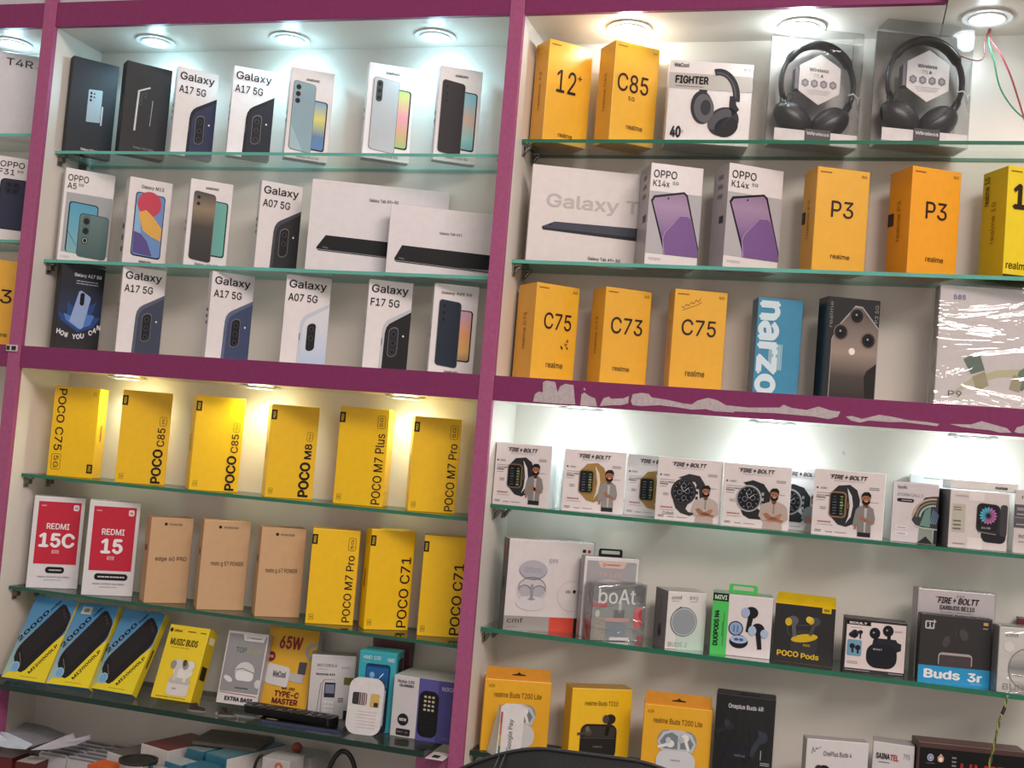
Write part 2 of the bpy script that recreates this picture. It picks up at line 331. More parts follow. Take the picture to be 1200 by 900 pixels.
class Box:
    """a carton with its printing. Local frame: x along the front, y into the depth, z up; front face at y=0.
    Print coordinates: a from left 0..1, t from the top 0..1."""
    def __init__(s, key, name, label, cat, group, front, side=None, top=None, bev=.0012, rough=.42, coat=.10, bump=0, pose=None, vary=.03):
        x, y, z, yaw, lean, w_, h, d = pose or FIT[key]
        s.w, s.h, s.d = w_, h, d
        fm = front if not isinstance(front, str) else M(front, rough, 0, .5, bump, 70, vary, coat)
        sm = fm if side is None else (side if not isinstance(side, str) else M(side, rough, 0, .5, bump, 70, vary, coat))
        tm = sm if top is None else (top if not isinstance(top, str) else M(top, rough, 0, .5, bump, 70, vary, coat))
        bm = bmesh.new(); bmesh.ops.create_cube(bm, size=1)
        for v in bm.verts: v.co = Vector((v.co.x*w_, d/2+v.co.y*d, h/2+v.co.z*h))
        bmesh.ops.bevel(bm, geom=list(bm.edges), offset=min(bev, d*.3), segments=2, affect='EDGES', profile=.5)
        me = bpy.data.meshes.new(name)
        for f in bm.faces:
            n = f.normal; f.material_index = 0 if n.y < -.7 else (2 if abs(n.z) > .7 else 1)
        bm.to_mesh(me); bm.free()
        for q in (fm, sm, tm): me.materials.append(q)
        s.o = bpy.data.objects.new(name, me); COL.objects.link(s.o)
        s.o.location = (x, y, z); s.o.rotation_euler = (-lean, 0, yaw)
        tag(s.o, label, cat, group); s.parts = {}
    def P(s, a, t, off, face='F'):
        b = 1-t
        if face == 'F': return (-s.w/2+a*s.w, -off, b*s.h)
        if face == 'L': return (-s.w/2-off, s.d*(1-a), b*s.h)
        if face == 'R': return (s.w/2+off, s.d*a, b*s.h)
        if face == 'T': return (-s.w/2+a*s.w, s.d*b, s.h+off)
    def dims(s, face): return {'F': (s.w, s.h), 'L': (s.d, s.h), 'R': (s.d, s.h), 'T': (s.w, s.d)}[face]
    def mb(s, part): return s.parts.setdefault(part, MB())
    def col(s, c): return c if not isinstance(c, str) else M(c, .5, 0, .25, 0, 60, .02)
    def poly(s, part, pts, c, ly=1, face='F'):
        off = .00025+.00022*ly
        s.mb(part).add([s.P(a, t, off, face) for a, t in pts], [list(range(len(pts)))], s.col(c)); return s
    def rect(s, part, a0, t0, a1, t1, c, ly=1, face='F'): return s.poly(part, [(a0, t0), (a1, t0), (a1, t1), (a0, t1)], c, ly, face)
    def rr(s, part, a0, t0, a1, t1, r, c, ly=1, face='F', skew=0):
        """rounded rectangle, r in metres; skew drops the right side by that fraction of the height"""
        W, H = s.dims(face)
        pts = [(x/W, y/H+skew*(x/W-a0)) for x, y in rrect_pts(a0*W, t0*H, a1*W, t1*H, min(r, (a1-a0)*W*.499, (t1-t0)*H*.499))]
        return s.poly(part, pts, c, ly, face)
    def ell(s, part, a, t, rx, ry, c, ly=1, face='F', n=24, rot=0, a0=0, a1=360):
        """ellipse with radii in metres"""
        W, H = s.dims(face); cr, sr = math.cos(math.radians(rot)), math.sin(math.radians(rot)); pts = []
        n2 = n if a1-a0 >= 360 else n+1
        for i in range(n2):
            q = math.radians(a0+(a1-a0)*i/n); x, y = rx*math.cos(q), ry*math.sin(q)
            pts.append((a+(x*cr-y*sr)/W, t+(x*sr+y*cr)/H))
        return s.poly(part, pts, c, ly, face)
    def ring(s, part, a, t, rx, ry, th, c, ly=1, n=28, a0=0, a1=360, rot=0, face='F'):
        W, H = s.dims(face); off = .00025+.00022*ly; vs = []; cr, sr = math.cos(math.radians(rot)), math.sin(math.radians(rot))
        for i in range(n+1):
            q = math.radians(a0+(a1-a0)*i/n)
            for k in (1, 0):
                x, y = (rx-th*k)*math.cos(q), (ry-th*k)*math.sin(q)
                vs.append(s.P(a+(x*cr-y*sr)/W, t+(x*sr+y*cr)/H, off, face))
        s.mb(part).add(vs, [[2*i, 2*i+1, 2*i+3, 2*i+2] for i in range(n)], s.col(c)); return s
    def line(s, part, pts, wd, c, ly=1, face='F'):
        W, H = s.dims(face); off = .00025+.00022*ly
        for (a0, t0), (a1, t1) in zip(pts, pts[1:]):
            dx, dy = (a1-a0)*W, (t1-t0)*H; L = math.hypot(dx, dy) or 1; nx, ny = -dy/L*wd/2/W, dx/L*wd/2/H
            s.mb(part).add([s.P(a0+nx, t0+ny, off, face), s.P(a1+nx, t1+ny, off, face), s.P(a1-nx, t1-ny, off, face), s.P(a0-nx, t0-ny, off, face)], [[0, 1, 2, 3]], s.col(c))
        return s
    def frame(s, part, a0, t0, a1, t1, wd, c, ly=1):
        return s.line(part, [(a0, t0), (a1, t0), (a1, t1), (a0, t1), (a0, t0)], wd, c, ly)
    def txt(s, string, a0, t0, a1, t1, c=INK, rot=0, bold=0, ly=3, face='F', part='lettering', shear=0, skew=0):
        """lettering fitted to the rectangle a0..a1, t0..t1; rot 90 reads upwards, -90 reads downwards"""
        vs, fs, x0, x1, y0, y1 = glyphs(string, bold, shear); off = .00025+.00022*ly; out = []
        for x, y in vs:
            u = (x-x0)/((x1-x0) or 1); v = (y-y0)/((y1-y0) or 1)
            if rot == 0: a, t = a0+u*(a1-a0), t1-v*(t1-t0)
            elif rot == 90: a, t = a0+(1-v)*(a1-a0), t1-u*(t1-t0)
            else: a, t = a0+v*(a1-a0), t0+u*(t1-t0)
            out.append(s.P(a, t+skew*(a-a0), off+(.00004*(len(out)*4//len(vs)) if bold else 0), face))
        s.nt = getattr(s, 'nt', 0)+1
        s.mb(f'{part}#{s.nt}' if part == 'lettering' else part).add(out, fs, s.col(c)); return s
    def fine(s, a0, t0, a1, t1, c='#77727a', n=2, face='F'):
        """lines of print too small to read in the photograph: hairline dashes"""
        for i in range(n):
            t = t0+(t1-t0)*(i+.5)/n; x = a0
            while x < a1:
                L = (a1-a0)*random.uniform(.08, .2); s.rect('small_print', x, t-.22*(t1-t0)/n, min(a1, x+L*.85), t+.22*(t1-t0)/n, c, 2, face); x += L
        return s
    def wrap(s, mat=None, g=.0016):
        b = MB(); b.box(-s.w/2-g, s.w/2+g, -g-.0005, s.d+g, .0001, s.h+g, mat or WRAP, .001); s.parts['plastic_wrap'] = b; return s
    def done(s):
        for n, b in s.parts.items():
            if '/' in n: continue
            o = b.build(n.split('#')[0], s.o)
            for n2, b2 in s.parts.items():
                if n2.startswith(n+'/'): b2.build(n2.split('/')[1], o)
        return s.o
# ------------------------------------------------------------------ setting
XL0, XL1, XC0, XC1, XR = -.0274, 0.0, .9, .9249, 2.10
ZT0, ZT1, ZM0, ZM1, D, ZB = .6966, .6494, .0411, 0.0, .1439, -.755
b = MB(); b.box(-3, 4.2, .162, .262, -1.58, 1.35, M('#c9c6bf', .6, 0, .3, .04, 30)); tag(b.build('wall_back'), kind='structure')
b = MB(); b.box(-3, 4.2, -4.9, .262, -1.63, -1.58, M('#a9a39a', .3, 0, .5, .02, 8)); tag(b.build('floor'), kind='structure')
# ------------------------------------------------------------------ the wall cabinet
cab = tag(empty('display_cabinet', (0, .16, -1.58)), 'white wall cabinet with purple posts and rails, filled with glass shelves of boxes', 'cabinet')
def cpart(mb, name):
    o = mb.build(name, cab); o.location = (0, -.16, 1.58); return o
b = MB(); b.box(-.95, XR, D, .16, -.7445, 1.10, WHITE); cpart(b, 'back_panel')
for x0, x1 in ((XL0, XL1), (XC0, XC1), (XR-.02, XR), (-.95, -.93)):
    b = MB(); b.box(x0, x1, .006, D, -.7445, ZT1+.02, WHITE); cpart(b, 'side_panel')
for x0, x1 in ((XL0, XL1), (XC0, XC1)):
    b = MB(); b.box(x0, x1, -.004, .006, -.7445, 1.10, POST, .0008); cpart(b, 'post')
bays = ((-.93, XL0), (XL1, XC0), (XC1, XR-.02))
for i, (x0, x1) in enumerate(bays):
    x2 = 1.591 if i == 2 else x1
    b = MB(); b.box(x0, x2, -.002, .008, ZT1, ZT0, PURPLE, .0006); cpart(b, 'top_rail')
    b = MB(); b.box(x0, x1, -.002, .008, ZM1, ZM0, PURPLE, .0006); rail = cpart(b, 'middle_rail')
    b = MB(); b.box(x0, x2, .008, D, ZT1, ZT1+.018, WHITE); cpart(b, 'ceiling_panel')
    if i == 2:
        b = MB(); b.box(1.593, x1, -.06, D, ZT1+.001, ZT1+.02, WHITE); cpart(b, 'ceiling_panel')
    b = MB(); b.box(x0, x1, .008, D, ZM1+.001, ZM0-.0005, WHITE); cpart(b, 'middle_board')
    b = MB(); b.box(x0, x1, .004, .014, ZT0, 1.10, M('#bdbcc0', .45), 0); cpart(b, 'upper_panel')
# lower purple blocks that carry the lowest left shelf
for x0, x1 in ((0, .0275), (.8425, .9)):
    b = MB(); b.box(x0, x1, .004, .03, -.70, -.5845, POST, .0006); cpart(b, 'shelf_support')
b = MB(); b.box(.868, .898, -.024, .02, -.5845, -.5828, M('#d6d3d0', .4), .0004); b.box(.877, .888, -.018, -.006, -.5828, -.5812, M('#222222', .4), .0003); cpart(b, 'support_clip')
# small black and white sensor stuck on the left post beside the middle rail
b = MB(); b.box(-.030, -.006, -.007, -.004, .029, .041, M('#cfcac5', .4), .0005); b.box(-.0285, -.0215, -.0078, -.007, .031, .039, M('#1b1b1d', .3), .0002); b.box(-.0175, -.008, -.0078, -.007, .031, .039, M('#151517', .3), .0002); cpart(b, 'sensor_strip')
# remains of torn paper on the right middle rail (traced shapes a few tenths of a millimetre thick)
def px_front(px, py, y):
    d_ = Fw + Rt*((px-600)/F_PX) - Up*((py-450)/F_PX); t = (y-CAM.y)/d_.y; q = CAM+d_*t; return (q.x, q.z)
PAPER = M('#b9adb0', .8, 0, .2, .3, 220, .10)
def scrap(pts):
    b = MB(); q = [px_front(x, y, -.0024) for x, y in pts]
    b.prism(q, .0005, PAPER, lambda a, c, e: (a, -.0021-e, c)); cpart(b, 'torn_paper')
z7 = lambda L: [(560+x/3.75, 430+y/3.75) for x, y in L]
z8 = lambda L: [(860+x/3.529, 430+y/3.529) for x, y in L]
scrap(z7([(243, 152), (250, 120), (268, 108), (285, 112), (286, 68), (300, 60), (340, 66), (350, 112), (362, 85), (385, 74), (420, 80), (428, 165), (330, 160)]))
scrap(z7([(450, 170), (455, 120), (468, 112), (490, 128), (515, 138), (524, 174)]))
scrap(z7([(535, 172), (552, 138), (575, 130), (585, 140), (640, 138), (664, 128), (660, 160), (630, 168), (590, 168)]))
scrap(z7([(463, 96), (468, 92), (474, 99), (469, 104)]))
scrap(z7([(672, 150), (680, 120), (720, 114), (750, 118), (765, 134), (840, 146), (900, 160), (940, 165), (965, 148), (1010, 136), (1050, 145), (1090, 168), (1125, 172)])
      + z8([(60, 168), (190, 168), (205, 156), (240, 170), (300, 178), (350, 164), (400, 180), (440, 185), (430, 206), (390, 216), (330, 205), (270, 200), (180, 192), (0, 184)])
      + z7([(1125, 200), (1040, 195), (1000, 185), (940, 188), (880, 178), (800, 168), (720, 172), (680, 168)]))
scrap(z8([(462, 205), (490, 203), (530, 215), (600, 198), (650, 205), (720, 220), (800, 228), (850, 236), (840, 245), (780, 238), (700, 228), (640, 228), (560, 222), (520, 230), (485, 222)]))
scrap(z8([(890, 236), (980, 238), (1025, 224), (1080, 240), (1130, 254), (1148, 272), (1100, 272), (1060, 262), (1000, 256), (940, 248)]))
scrap(z8([(1160, 268), (1170, 250), (1188, 246), (1200, 240), (1200, 275), (1175, 274)]))
# lettering printed on the first scrap is too small to read: two dark dashes
# ------------------------------------------------------------------ glass shelves and their clips
def shelf(x0, x1, y0, y1, ztop, th, edge, label, group=None, corner=0):
    b = MB(); z0 = ztop-th; c = corner
    out = [(x0, y0), (x1-c, y0), (x1, y0+c), (x1, y1), (x0, y1)] if c else [(x0, y0), (x1, y0), (x1, y1), (x0, y1)]
    n = len(out); vs = [(x, y, z0) for x, y in out]+[(x, y, ztop) for x, y in out]
    b.add(vs, [list(range(n))[::-1], [n+i for i in range(n)]], GLASS)
    b.add(vs, [[i, (i+1) % n, n+(i+1) % n, n+i] for i in range(n)], edge)
    return tag(b.build('glass_shelf'), label, 'shelf', group)
def clip(x, y, ztop, th, s, hook):
    """steel shelf clip on the side panel: wall plate, arm under the glass, lip above"""
    b = MB(); z = ztop-th
    b.box(x, x+s*.003, y-.006, y+.006, z-.020, z+.0, STEEL, .0006)
    b.box(x, x+s*.016, y-.0045, y+.0045, z-.004, z-.0003, STEEL, .0006)
    if hook: b.tube([(x+s*.003, y, z-.016), (x+s*.006, y, z-.012), (x+s*.009, y, z-.007), (x+s*.014, y, z-.004)], .0032, STEEL)
    else: b.box(x+s*.002, x+s*.011, y-.006, y+.006, z-.014, z-.003, M('#6d675f', .35, .6), .0015)
    cpart(b, 'shelf_clip')
SH = dict(s1l=.4202, s2l=.2106, s3l=-.1972, s4l=-.4079, s5l=-.5727, s1r=.4491, s2r=.2421, s3r=-.1708, s4r=-.3741, s5r=-.575)
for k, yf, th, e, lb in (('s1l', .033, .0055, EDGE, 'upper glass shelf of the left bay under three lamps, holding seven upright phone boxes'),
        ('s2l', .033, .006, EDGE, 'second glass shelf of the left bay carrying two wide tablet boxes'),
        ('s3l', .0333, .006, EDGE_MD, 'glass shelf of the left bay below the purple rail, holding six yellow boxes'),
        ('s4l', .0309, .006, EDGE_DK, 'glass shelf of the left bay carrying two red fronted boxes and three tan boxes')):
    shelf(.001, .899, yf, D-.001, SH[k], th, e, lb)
    for x, s in ((0, 1), (.9, -1)):
        clip(x, .048, SH[k], th, s, False); clip(x, .112, SH[k], th, s, False)
shelf(.001, .866, -.03, D-.001, SH['s5l'], .0095, EDGE_LO, 'thick lowest glass shelf of the left bay with leaning battery boxes and feature phone boxes', corner=.004)
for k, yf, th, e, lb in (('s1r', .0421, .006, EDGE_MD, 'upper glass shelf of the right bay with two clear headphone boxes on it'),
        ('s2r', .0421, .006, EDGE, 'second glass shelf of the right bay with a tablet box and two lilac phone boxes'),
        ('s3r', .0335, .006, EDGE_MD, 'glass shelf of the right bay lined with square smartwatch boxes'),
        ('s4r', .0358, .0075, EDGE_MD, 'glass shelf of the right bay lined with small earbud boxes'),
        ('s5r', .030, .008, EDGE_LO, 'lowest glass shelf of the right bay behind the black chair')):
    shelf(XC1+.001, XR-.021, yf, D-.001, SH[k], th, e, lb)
    for y in (.054, .112): clip(XC1, y, SH[k], th, 1, True)
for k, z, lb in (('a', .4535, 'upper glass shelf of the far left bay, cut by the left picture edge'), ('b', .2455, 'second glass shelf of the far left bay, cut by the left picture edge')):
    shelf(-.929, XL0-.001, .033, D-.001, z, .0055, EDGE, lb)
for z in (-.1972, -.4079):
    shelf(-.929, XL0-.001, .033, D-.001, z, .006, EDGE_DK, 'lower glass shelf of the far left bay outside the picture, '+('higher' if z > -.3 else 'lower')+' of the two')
# ------------------------------------------------------------------ recessed downlights
def downlight(x, y, z, label, group, e, rgb, es, ergb, dome=.15):
    t = tag(empty('downlight', (x, y, z)), label, 'ceiling light', group)
    b = MB(); b.disc(.024, .037, -.003, -.0004, M('#e6e6e6', .35)); b.disc(.022, .027, -.005, -.0004, M('#f0f0f0', .3)); b.build('trim_ring', t)
    b = MB(); b.disc(.0, .0235, -.0035, -.0006, emit_mat('lamp_diffuser', ergb, es)); b.build('diffuser', t)
    for kind, share in (('POINT', dome), ('SPOT', 1-dome)):      # the bulging diffuser throws part of its light sideways
        l = bpy.data.lights.new('lamp', kind); l.energy = e*share; l.color = rgb; l.shadow_soft_size = .015
        if kind == 'SPOT': l.spot_size = math.radians(165); l.spot_blend = .6
        o = bpy.data.objects.new('lamp_light', l); COL.objects.link(o); o.parent = t; o.location = (0, 0, -.018 if kind == 'POINT' else -.012)
    return t
for i, (x, y) in enumerate(((.1644, .082), (.4482, .084), (.7356, .086))):
    downlight(x, y, ZT1, ('left', 'middle', 'right')[i]+' one of three round downlights over the left bay', 'round downlights in the cabinet tops', DOWN_E, DOWN_RGB, 9, (.85, .97, 1))
for i, (x, y) in enumerate(((1.0906, .070), (1.3752, .078), (1.655, .060))):
    downlight(x, y, ZT1, ('round downlight above the yellow boxes at the left of the right bay', 'round downlight above the first clear headphone box', 'round downlight with loose wires hanging beside it')[i], 'round downlights in the cabinet tops', DOWN_E*(.7, 1.0, .5)[i], (.80, .95, 1.0), 9, (.92, .98, 1), (.8, .8, .2)[i])
downlight(-.158, .075, ZT1, 'round downlight over the far left bay, cut by the left picture edge', 'round downlights in the cabinet tops', DOWN_E, DOWN_RGB, 9, (.85, .97, 1))
for i, (x, y) in enumerate(((.1731, .085), (.4527, .088), (.737, .088))):
    downlight(x, y, ZM1, ('left', 'middle', 'right')[i]+' one of three yellowish downlights under the left middle rail', 'yellowish downlights under the middle rail', WARM_E, WARM_RGB, 7, (1, .95, .6), .10)
for i, (x, y) in enumerate(((1.055, .085), (1.37, .085), (1.672, .085), (1.96, .085))):
    downlight(x, y, ZM1, ('first', 'second', 'third', 'fourth')[i]+' cool white downlight from the left under the right middle rail', 'cool downlights under the middle rail', UNDER_E, (.80, .97, 1.0), 8, (.9, .98, 1), .25)
# ------------------------------------------------------------------ printed pictures shared by several cartons
PW = '#e4dedf'   # white carton
def corner_phone(x, body, frame, island, lens=3, ia=.64, it=.68, dark=True):
    """upper left corner of a phone seen from behind, running off the right and lower edge"""
    p = 'printed_phone'
    x.poly(p, [(.36, 1), (.38, .56), (.40, .50), (.45, .455), (.52, .425), (1, .285), (1, 1)], frame, 1)
    x.poly(p, [(.43, 1), (.445, .58), (.47, .52), (.53, .475), (1, .325), (1, 1)], body, 2)
    x.rect(p, .383, .64, .398, .72, '#55555c', 3)
    W, H = x.w, x.h
    x.rr(p, ia-.11, it-.16, ia+.11, it+.17, .0078, '#6c6a72' if dark else '#cfd3da', 3, skew=-.1)
    x.rr(p, ia-.095, it-.148, ia+.095, it+.158, .0066, island, 4, skew=-.1)
    for i in range(lens):
        x.ell(p, ia, it-.095+i*.1, .0042, .0046, '#45444c', 5); x.ell(p, ia, it-.095+i*.1, .0030, .0034, '#08080b', 6)
    x.ell(p, ia+.22, it-.08, .0016, .0018, '#e8e6e2', 4)
def galaxy_big(key, line2, body, frame, island, label, group, dark=True, lens=3, line1='Galaxy'):
    x = Box(key, 'phone_box', label, 'box', group, PW, '#cfcbcd')
    x.txt(line1, .07, .055, .90, .165, INK, 0, .012); x.txt(line2, .07, .205, .72, .29, INK, 0, .012)
    corner_phone(x, body, frame, island, lens, dark=dark)
    x.fine(.3, .40, .7, .62, '#57545c', 3, 'L')
    return x.done()
def two_phones(key, back, cams, screen, brand, model, label, group, scr_box=(.61, .33, .90, .88), back_box=(.08, .14, .60, .90), mark=None, border='#1b1b20', side='#cfcbcd', wash=None):
    x = Box(key, 'phone_box', label, 'box', group, PW, side); p = 'printed_phone'
    a0, t0, a1, t1 = scr_box
    x.rr(p, a0-.13, t0, a1, t1, .005, border, 1, skew=.02); x.rr(p, a0-.12, t0+.012, a1-.03, t1-.014, .004, screen, 2, skew=.02)
    a0, t0, a1, t1 = back_box
    x.rr(p, a0, t0, a1, t1, .006, '#70737a', 3, skew=.05); x.rr(p, a0+.012, t0+.005, a1-.01, t1-.004, .0055, back, 4, skew=.05)
    for i, r in enumerate(cams): x.ell(p, a0+.12, t0+.075+i*.075, r, r*1.08, '#2a2a30', 5); x.ell(p, a0+.12, t0+.075+i*.075, r*.6, r*.65, '#060608', 6)
    if mark: x.rr(p, a0+.07, t0+.035, a0+.20, t0+.26, .005, '#3b3c42', 5)
    if mark:
        for i in range(3): x.ell(p, a0+.135, t0+.075+i*.072, .0034, .0037, '#0b0b0e', 6)
    if wash: x.poly(p, [(a0+.012, .62), (a1-.2, t1+.01), (a0+.03, t1-.01)], wash, 5)
    if brand[1]: x.txt(brand[0], .36, brand[1], .66, brand[1]+.026, INK, 0, .02)
    x.txt(model[0], model[1], model[2], model[3], model[2]+.035, INK, 0, .008)
    x.fine(.3, .45, .7, .62, '#57545c', 2, 'L')
    return x.done()
SKY = grad_mat('printed_screen_sky', '#2f73b8', '#7cc3dd', 'Z', .35, ('#3b74a0', '#d9d25a', '#4c93c9'))
LIME = grad_mat('printed_screen_lime', '#59c36b', '#4fc45f', 'Z', .35, ('#c9a36b', '#e38fa0', '#c2bb70'))
AQUA = grad_mat('printed_screen_aqua', '#2c8f9c', '#5fb7c8', 'Z', .35, ('#86c2bf', '#c9a78f', '#7fb8c4'))
AURO = grad_mat('printed_screen_aurora', '#4b8dc4', '#5cae9a', 'X', .35, ('#9fc9a8', '#5f9d9a'))
PEACH = grad_mat('printed_screen_peach', '#27406b', '#b7a0d8', 'Z', .35, ('#e0b067', '#e8a46c', '#d6a3b0'))
GTOP = 'phone boxes on the upper left shelf'; G2 = 'phone boxes on the second left shelf'; G3 = 'phone boxes on the left middle rail'
# --- upper left shelf
x = Box('s25', 'phone_box', 'black phone box with a small silver phone and stylus, upper left shelf', 'box', GTOP, '#191e28', '#121419', rough=.6, coat=0)
p = 'printed_phone'
x.rr(p, .39, .31, .69, .65, .002, '#9fb1bb', 1, skew=-.05); x.rr(p, .70, .46, .735, .66, .001, '#b9c4cb', 1, skew=.02)
for i in range(3): x.ell(p, .45, .345+i*.037, .0022, .0025, '#0a0b0e', 3)
for i in range(2): x.ell(p, .52, .345+i*.037, .0015, .0018, '#0a0b0e', 3)
x.txt('Galaxy S25 Ultra', .34, .925, .77, .958, '#d9dde2', 0, .02); x.done()
x = Box('s24', 'phone_box', 'black phone box showing only a bright phone outline, second on the upper left shelf', 'box', GTOP, '#222226', '#17181c', rough=.6, coat=0)
x.line(p, [(.29, .74), (.31, .30)], .0035, '#cfd2d6', 1); x.line(p, [(.305, .305), (.55, .245)], .0030, '#cfd2d6', 1); x.line(p, [(.63, .38), (.61, .66)], .0013, '#a9acb2', 1)
for i in range(3): x.ring(p, .37, .335+i*.05, .003, .0034, .0006, '#70737a', 1)
for i in range(2): x.ring(p, .46, .315+i*.045, .0022, .0026, .0005, '#70737a', 1)
x.txt('Galaxy S24 Ultra', .30, .905, .74, .935, '#8f9298', 0, .01); x.done()
galaxy_big('a17a', 'A17 5G', '#303655', '#1c1f2c', '#15161d', 'white phone box with large dark blue phone corner on the upper left shelf', GTOP)
galaxy_big('a17b', 'A17 5G', '#1b1f2c', '#0f1015', '#101118', 'white phone box with large black phone corner on the upper left shelf', GTOP)
two_phones('a16', '#90adb8', (.0046, .0046, .0046), SKY, ('SAMSUNG', .105), ('Galaxy A16 5G', .28, .955, .80), 'white phone box with pale teal phone and blue screen print on the upper left shelf', GTOP, wash='#a6c0c8')
two_phones('a56', '#b8babd', (), LIME, ('SAMSUNG', .075), ('Galaxy A56 5G', .27, .945, .76), 'white phone box with grey phone and green pink screen print on the upper left shelf', GTOP, back_box=(.12, .14, .67, .90), scr_box=(.67, .24, .93, .86), mark=1)
x_ = two_phones('a26', '#2b262a', (.0036, .0036, .0036), AQUA, ('SAMSUNG', .075), ('Galaxy A26 5G', .28, .94, .80), 'white phone box with black phone and aqua screen print, right end of upper left shelf', GTOP, back_box=(.08, .14, .62, .91), scr_box=(.63, .24, .92, .86))
# --- second left shelf
OPG = grad_mat('printed_phone_green', '#3d5c5e', '#63807f', 'Z', .3)
x = Box('oa5', 'phone_box', 'white phone box with grey panel and overlapping teal phones, left end of second left shelf', 'box', G2, '#e6e2e2', '#c9c9c9')
x.txt('OPPO', .06, .065, .47, .135, INK, 0, .004); x.txt('A5', .06, .155, .24, .22, INK, 0, .004); x.txt('5G', .28, .15, .38, .18, INK)
x.rect('printed_picture', .06, .26, .985, .90, '#a9adb0', 1); x.txt('5G MODEL', .06, .94, .24, .96, '#b9b5b5')
x.rr(p, .13, .35, .72, .90, .006, '#16181c', 2, skew=.02); x.rr(p, .155, .362, .70, .90, .005, grad_mat('printed_screen_teal', '#7fb3b8', '#3f9bc0', 'Z', .3), 3, skew=.02)
x.line(p, [(.16, .68), (.34, .82)], .0008, '#2a4f58', 4)
x.rr(p, .36, .46, .95, .93, .007, '#2f4648', 4, skew=.02); x.rr(p, .375, .468, .94, .93, .0065, OPG, 5, skew=.02)
x.rr(p, .43, .475, .58, .80, .006, '#56706f', 6)
for i in range(3): x.ell(p, .505, .545+i*.105, .0058, .0066, '#20282b', 7); x.ell(p, .505, .545+i*.105, .0036, .0042, '#07090a', 8)
x.ring(p, .505, .755, .0042, .0048, .0008, '#d3dad8', 9); x.done()
x = Box('m13', 'phone_box', 'white phone box whose phone screen shows big red, orange and violet shapes', 'box', G2, '#e2dcdc', '#bdb8b8')
x.txt('Galaxy M13', .28, .075, .80, .125, INK, 0, .006)
x.rr(p, .17, .16, .86, .90, .006, '#121419', 1, skew=.02); x.rr(p, .19, .17, .84, .885, .005, '#6f93c7', 2, skew=.02)
x.ell(p, .50, .29, .022, .024, '#c9465a', 3); x.poly(p, [(.26, .40), (.44, .36), (.62, .43), (.83, .55), (.83, .70), (.60, .66), (.40, .60)], '#e3ad55', 4)
x.poly(p, [(.20, .62), (.36, .64), (.52, .72), (.66, .88), (.60, .885), (.21, .865)], '#5d4f8e', 4); x.poly(p, [(.20, .30), (.30, .38), (.36, .64), (.20, .62)], '#8fb2d6', 3)
x.txt('SAMSUNG', .38, .945, .66, .972, INK, 0, .02); x.fine(.3, .5, .7, .9, '#57545c', 3, 'L'); x.done()
BRONZE = grad_mat('printed_phone_bronze', '#211d20', '#2a2522', 'Z', .3, ('#2a2424', '#3a3029', '#8a765c'))
two_phones('a06', BRONZE, (.0032, .0032), AURO, ('SAMSUNG', .075), ('Galaxy A06 5G', .26, .955, .80), 'white phone box with bronze black phone beside a blue green screen on second left shelf', G2, back_box=(.10, .13, .62, .92), scr_box=(.62, .22, .92, .86), border='#15171b')
galaxy_big('a07k', 'A07 5G', '#2b2a2e', '#47464c', '#151518', 'white phone box with large black phone corner, left of the tablet boxes', G2, lens=2)
def tablet_box(key, label, text, ta, tt, tw, pa, pt, ph, group, extra=None, slab='#17171c'):
    x = Box(key, 'tablet_box', label, 'box', group, '#e0dadd', '#bbb6b8', bev=.001); q = 'printed_tablet'
    x.poly(q, [(pa+.055, pt), (1.0 if pa+.86 > 1 else pa+.86, pt+.02), (1.0 if pa+.86 > 1 else pa+.87, pt+ph*.86), (pa, pt+ph*.82), (pa-.005, pt+ph*.70)], slab, 1)
    x.poly(q, [(pa-.005, pt+ph*.74), (min(1, pa+.87), pt+ph*.90), (min(1, pa+.865), pt+ph), (pa+.01, pt+ph*.86)], '#0b0b0e', 2)
    x.line(q, [(pa, pt+ph*.80), (min(1, pa+.865), pt+ph*.955)], .0007, '#b6b8bf', 3)
    x.ell(q, pa+.06, pt+ph*.68, .006, .0016, '#5a5a62', 3, rot=8)
    x.txt(text, ta, tt, ta+tw, tt+.045, INK, 0, .006, skew=.0)
    if extra: extra(x)
    return x.done()
tablet_box('tab9', 'wide white tablet box standing behind the smaller tablet box on second left shelf', 'Galaxy Tab A9+ 5G', .42, .155, .21, .075, .605, .20, 'tablet boxes')
tablet_box('tab11', 'smaller white tablet box in front at the right end of second left shelf', 'Galaxy Tab A11', .46, .33, .205, .075, .575, .28, 'tablet boxes')
# --- standing on the left middle rail
NIGHT = grad_mat('printed_night', '#2c2524', '#12141c', 'Z', .3, ('#1c1f2b', '#20304f', '#161c2c'))
x = Box('howcan', 'phone_box', 'dark phone box with glowing blue phone and curved white slogan, left end of the rail', 'box', G3, NIGHT, '#16161b', rough=.6, coat=0)
x.txt('Galaxy A17 5G', .30, .085, .92, .135, '#eceaf0', 0, .02); x.fine(.36, .16, .86, .22, '#9aa0b4', 2)
x.poly('printed_glow', [(.1, .66), (.0, .56), (.22, .60), (.2, .42), (.36, .5), (.5, .30), (.6, .5), (.86, .40), (.76, .58), (.98, .58), (.84, .70), (.5, .78)], '#2c4a86', 1)
x.poly('printed_glow', [(.2, .65), (.14, .57), (.34, .60), (.40, .46), (.52, .52), (.66, .40), (.68, .56), (.84, .56), (.76, .68), (.5, .74)], '#4f7cc0', 2)
x.poly(p, [(.28, .66), (.44, .30), (.49, .285), (.70, .345), (.72, .37), (.60, .72), (.54, .74)], '#93abd6', 3)
x.rr(p, .475, .31, .575, .46, .004, '#131722', 4)
for i in range(3): x.ell(p, .525, .335+i*.045, .0022, .0024, '#05060a', 5)
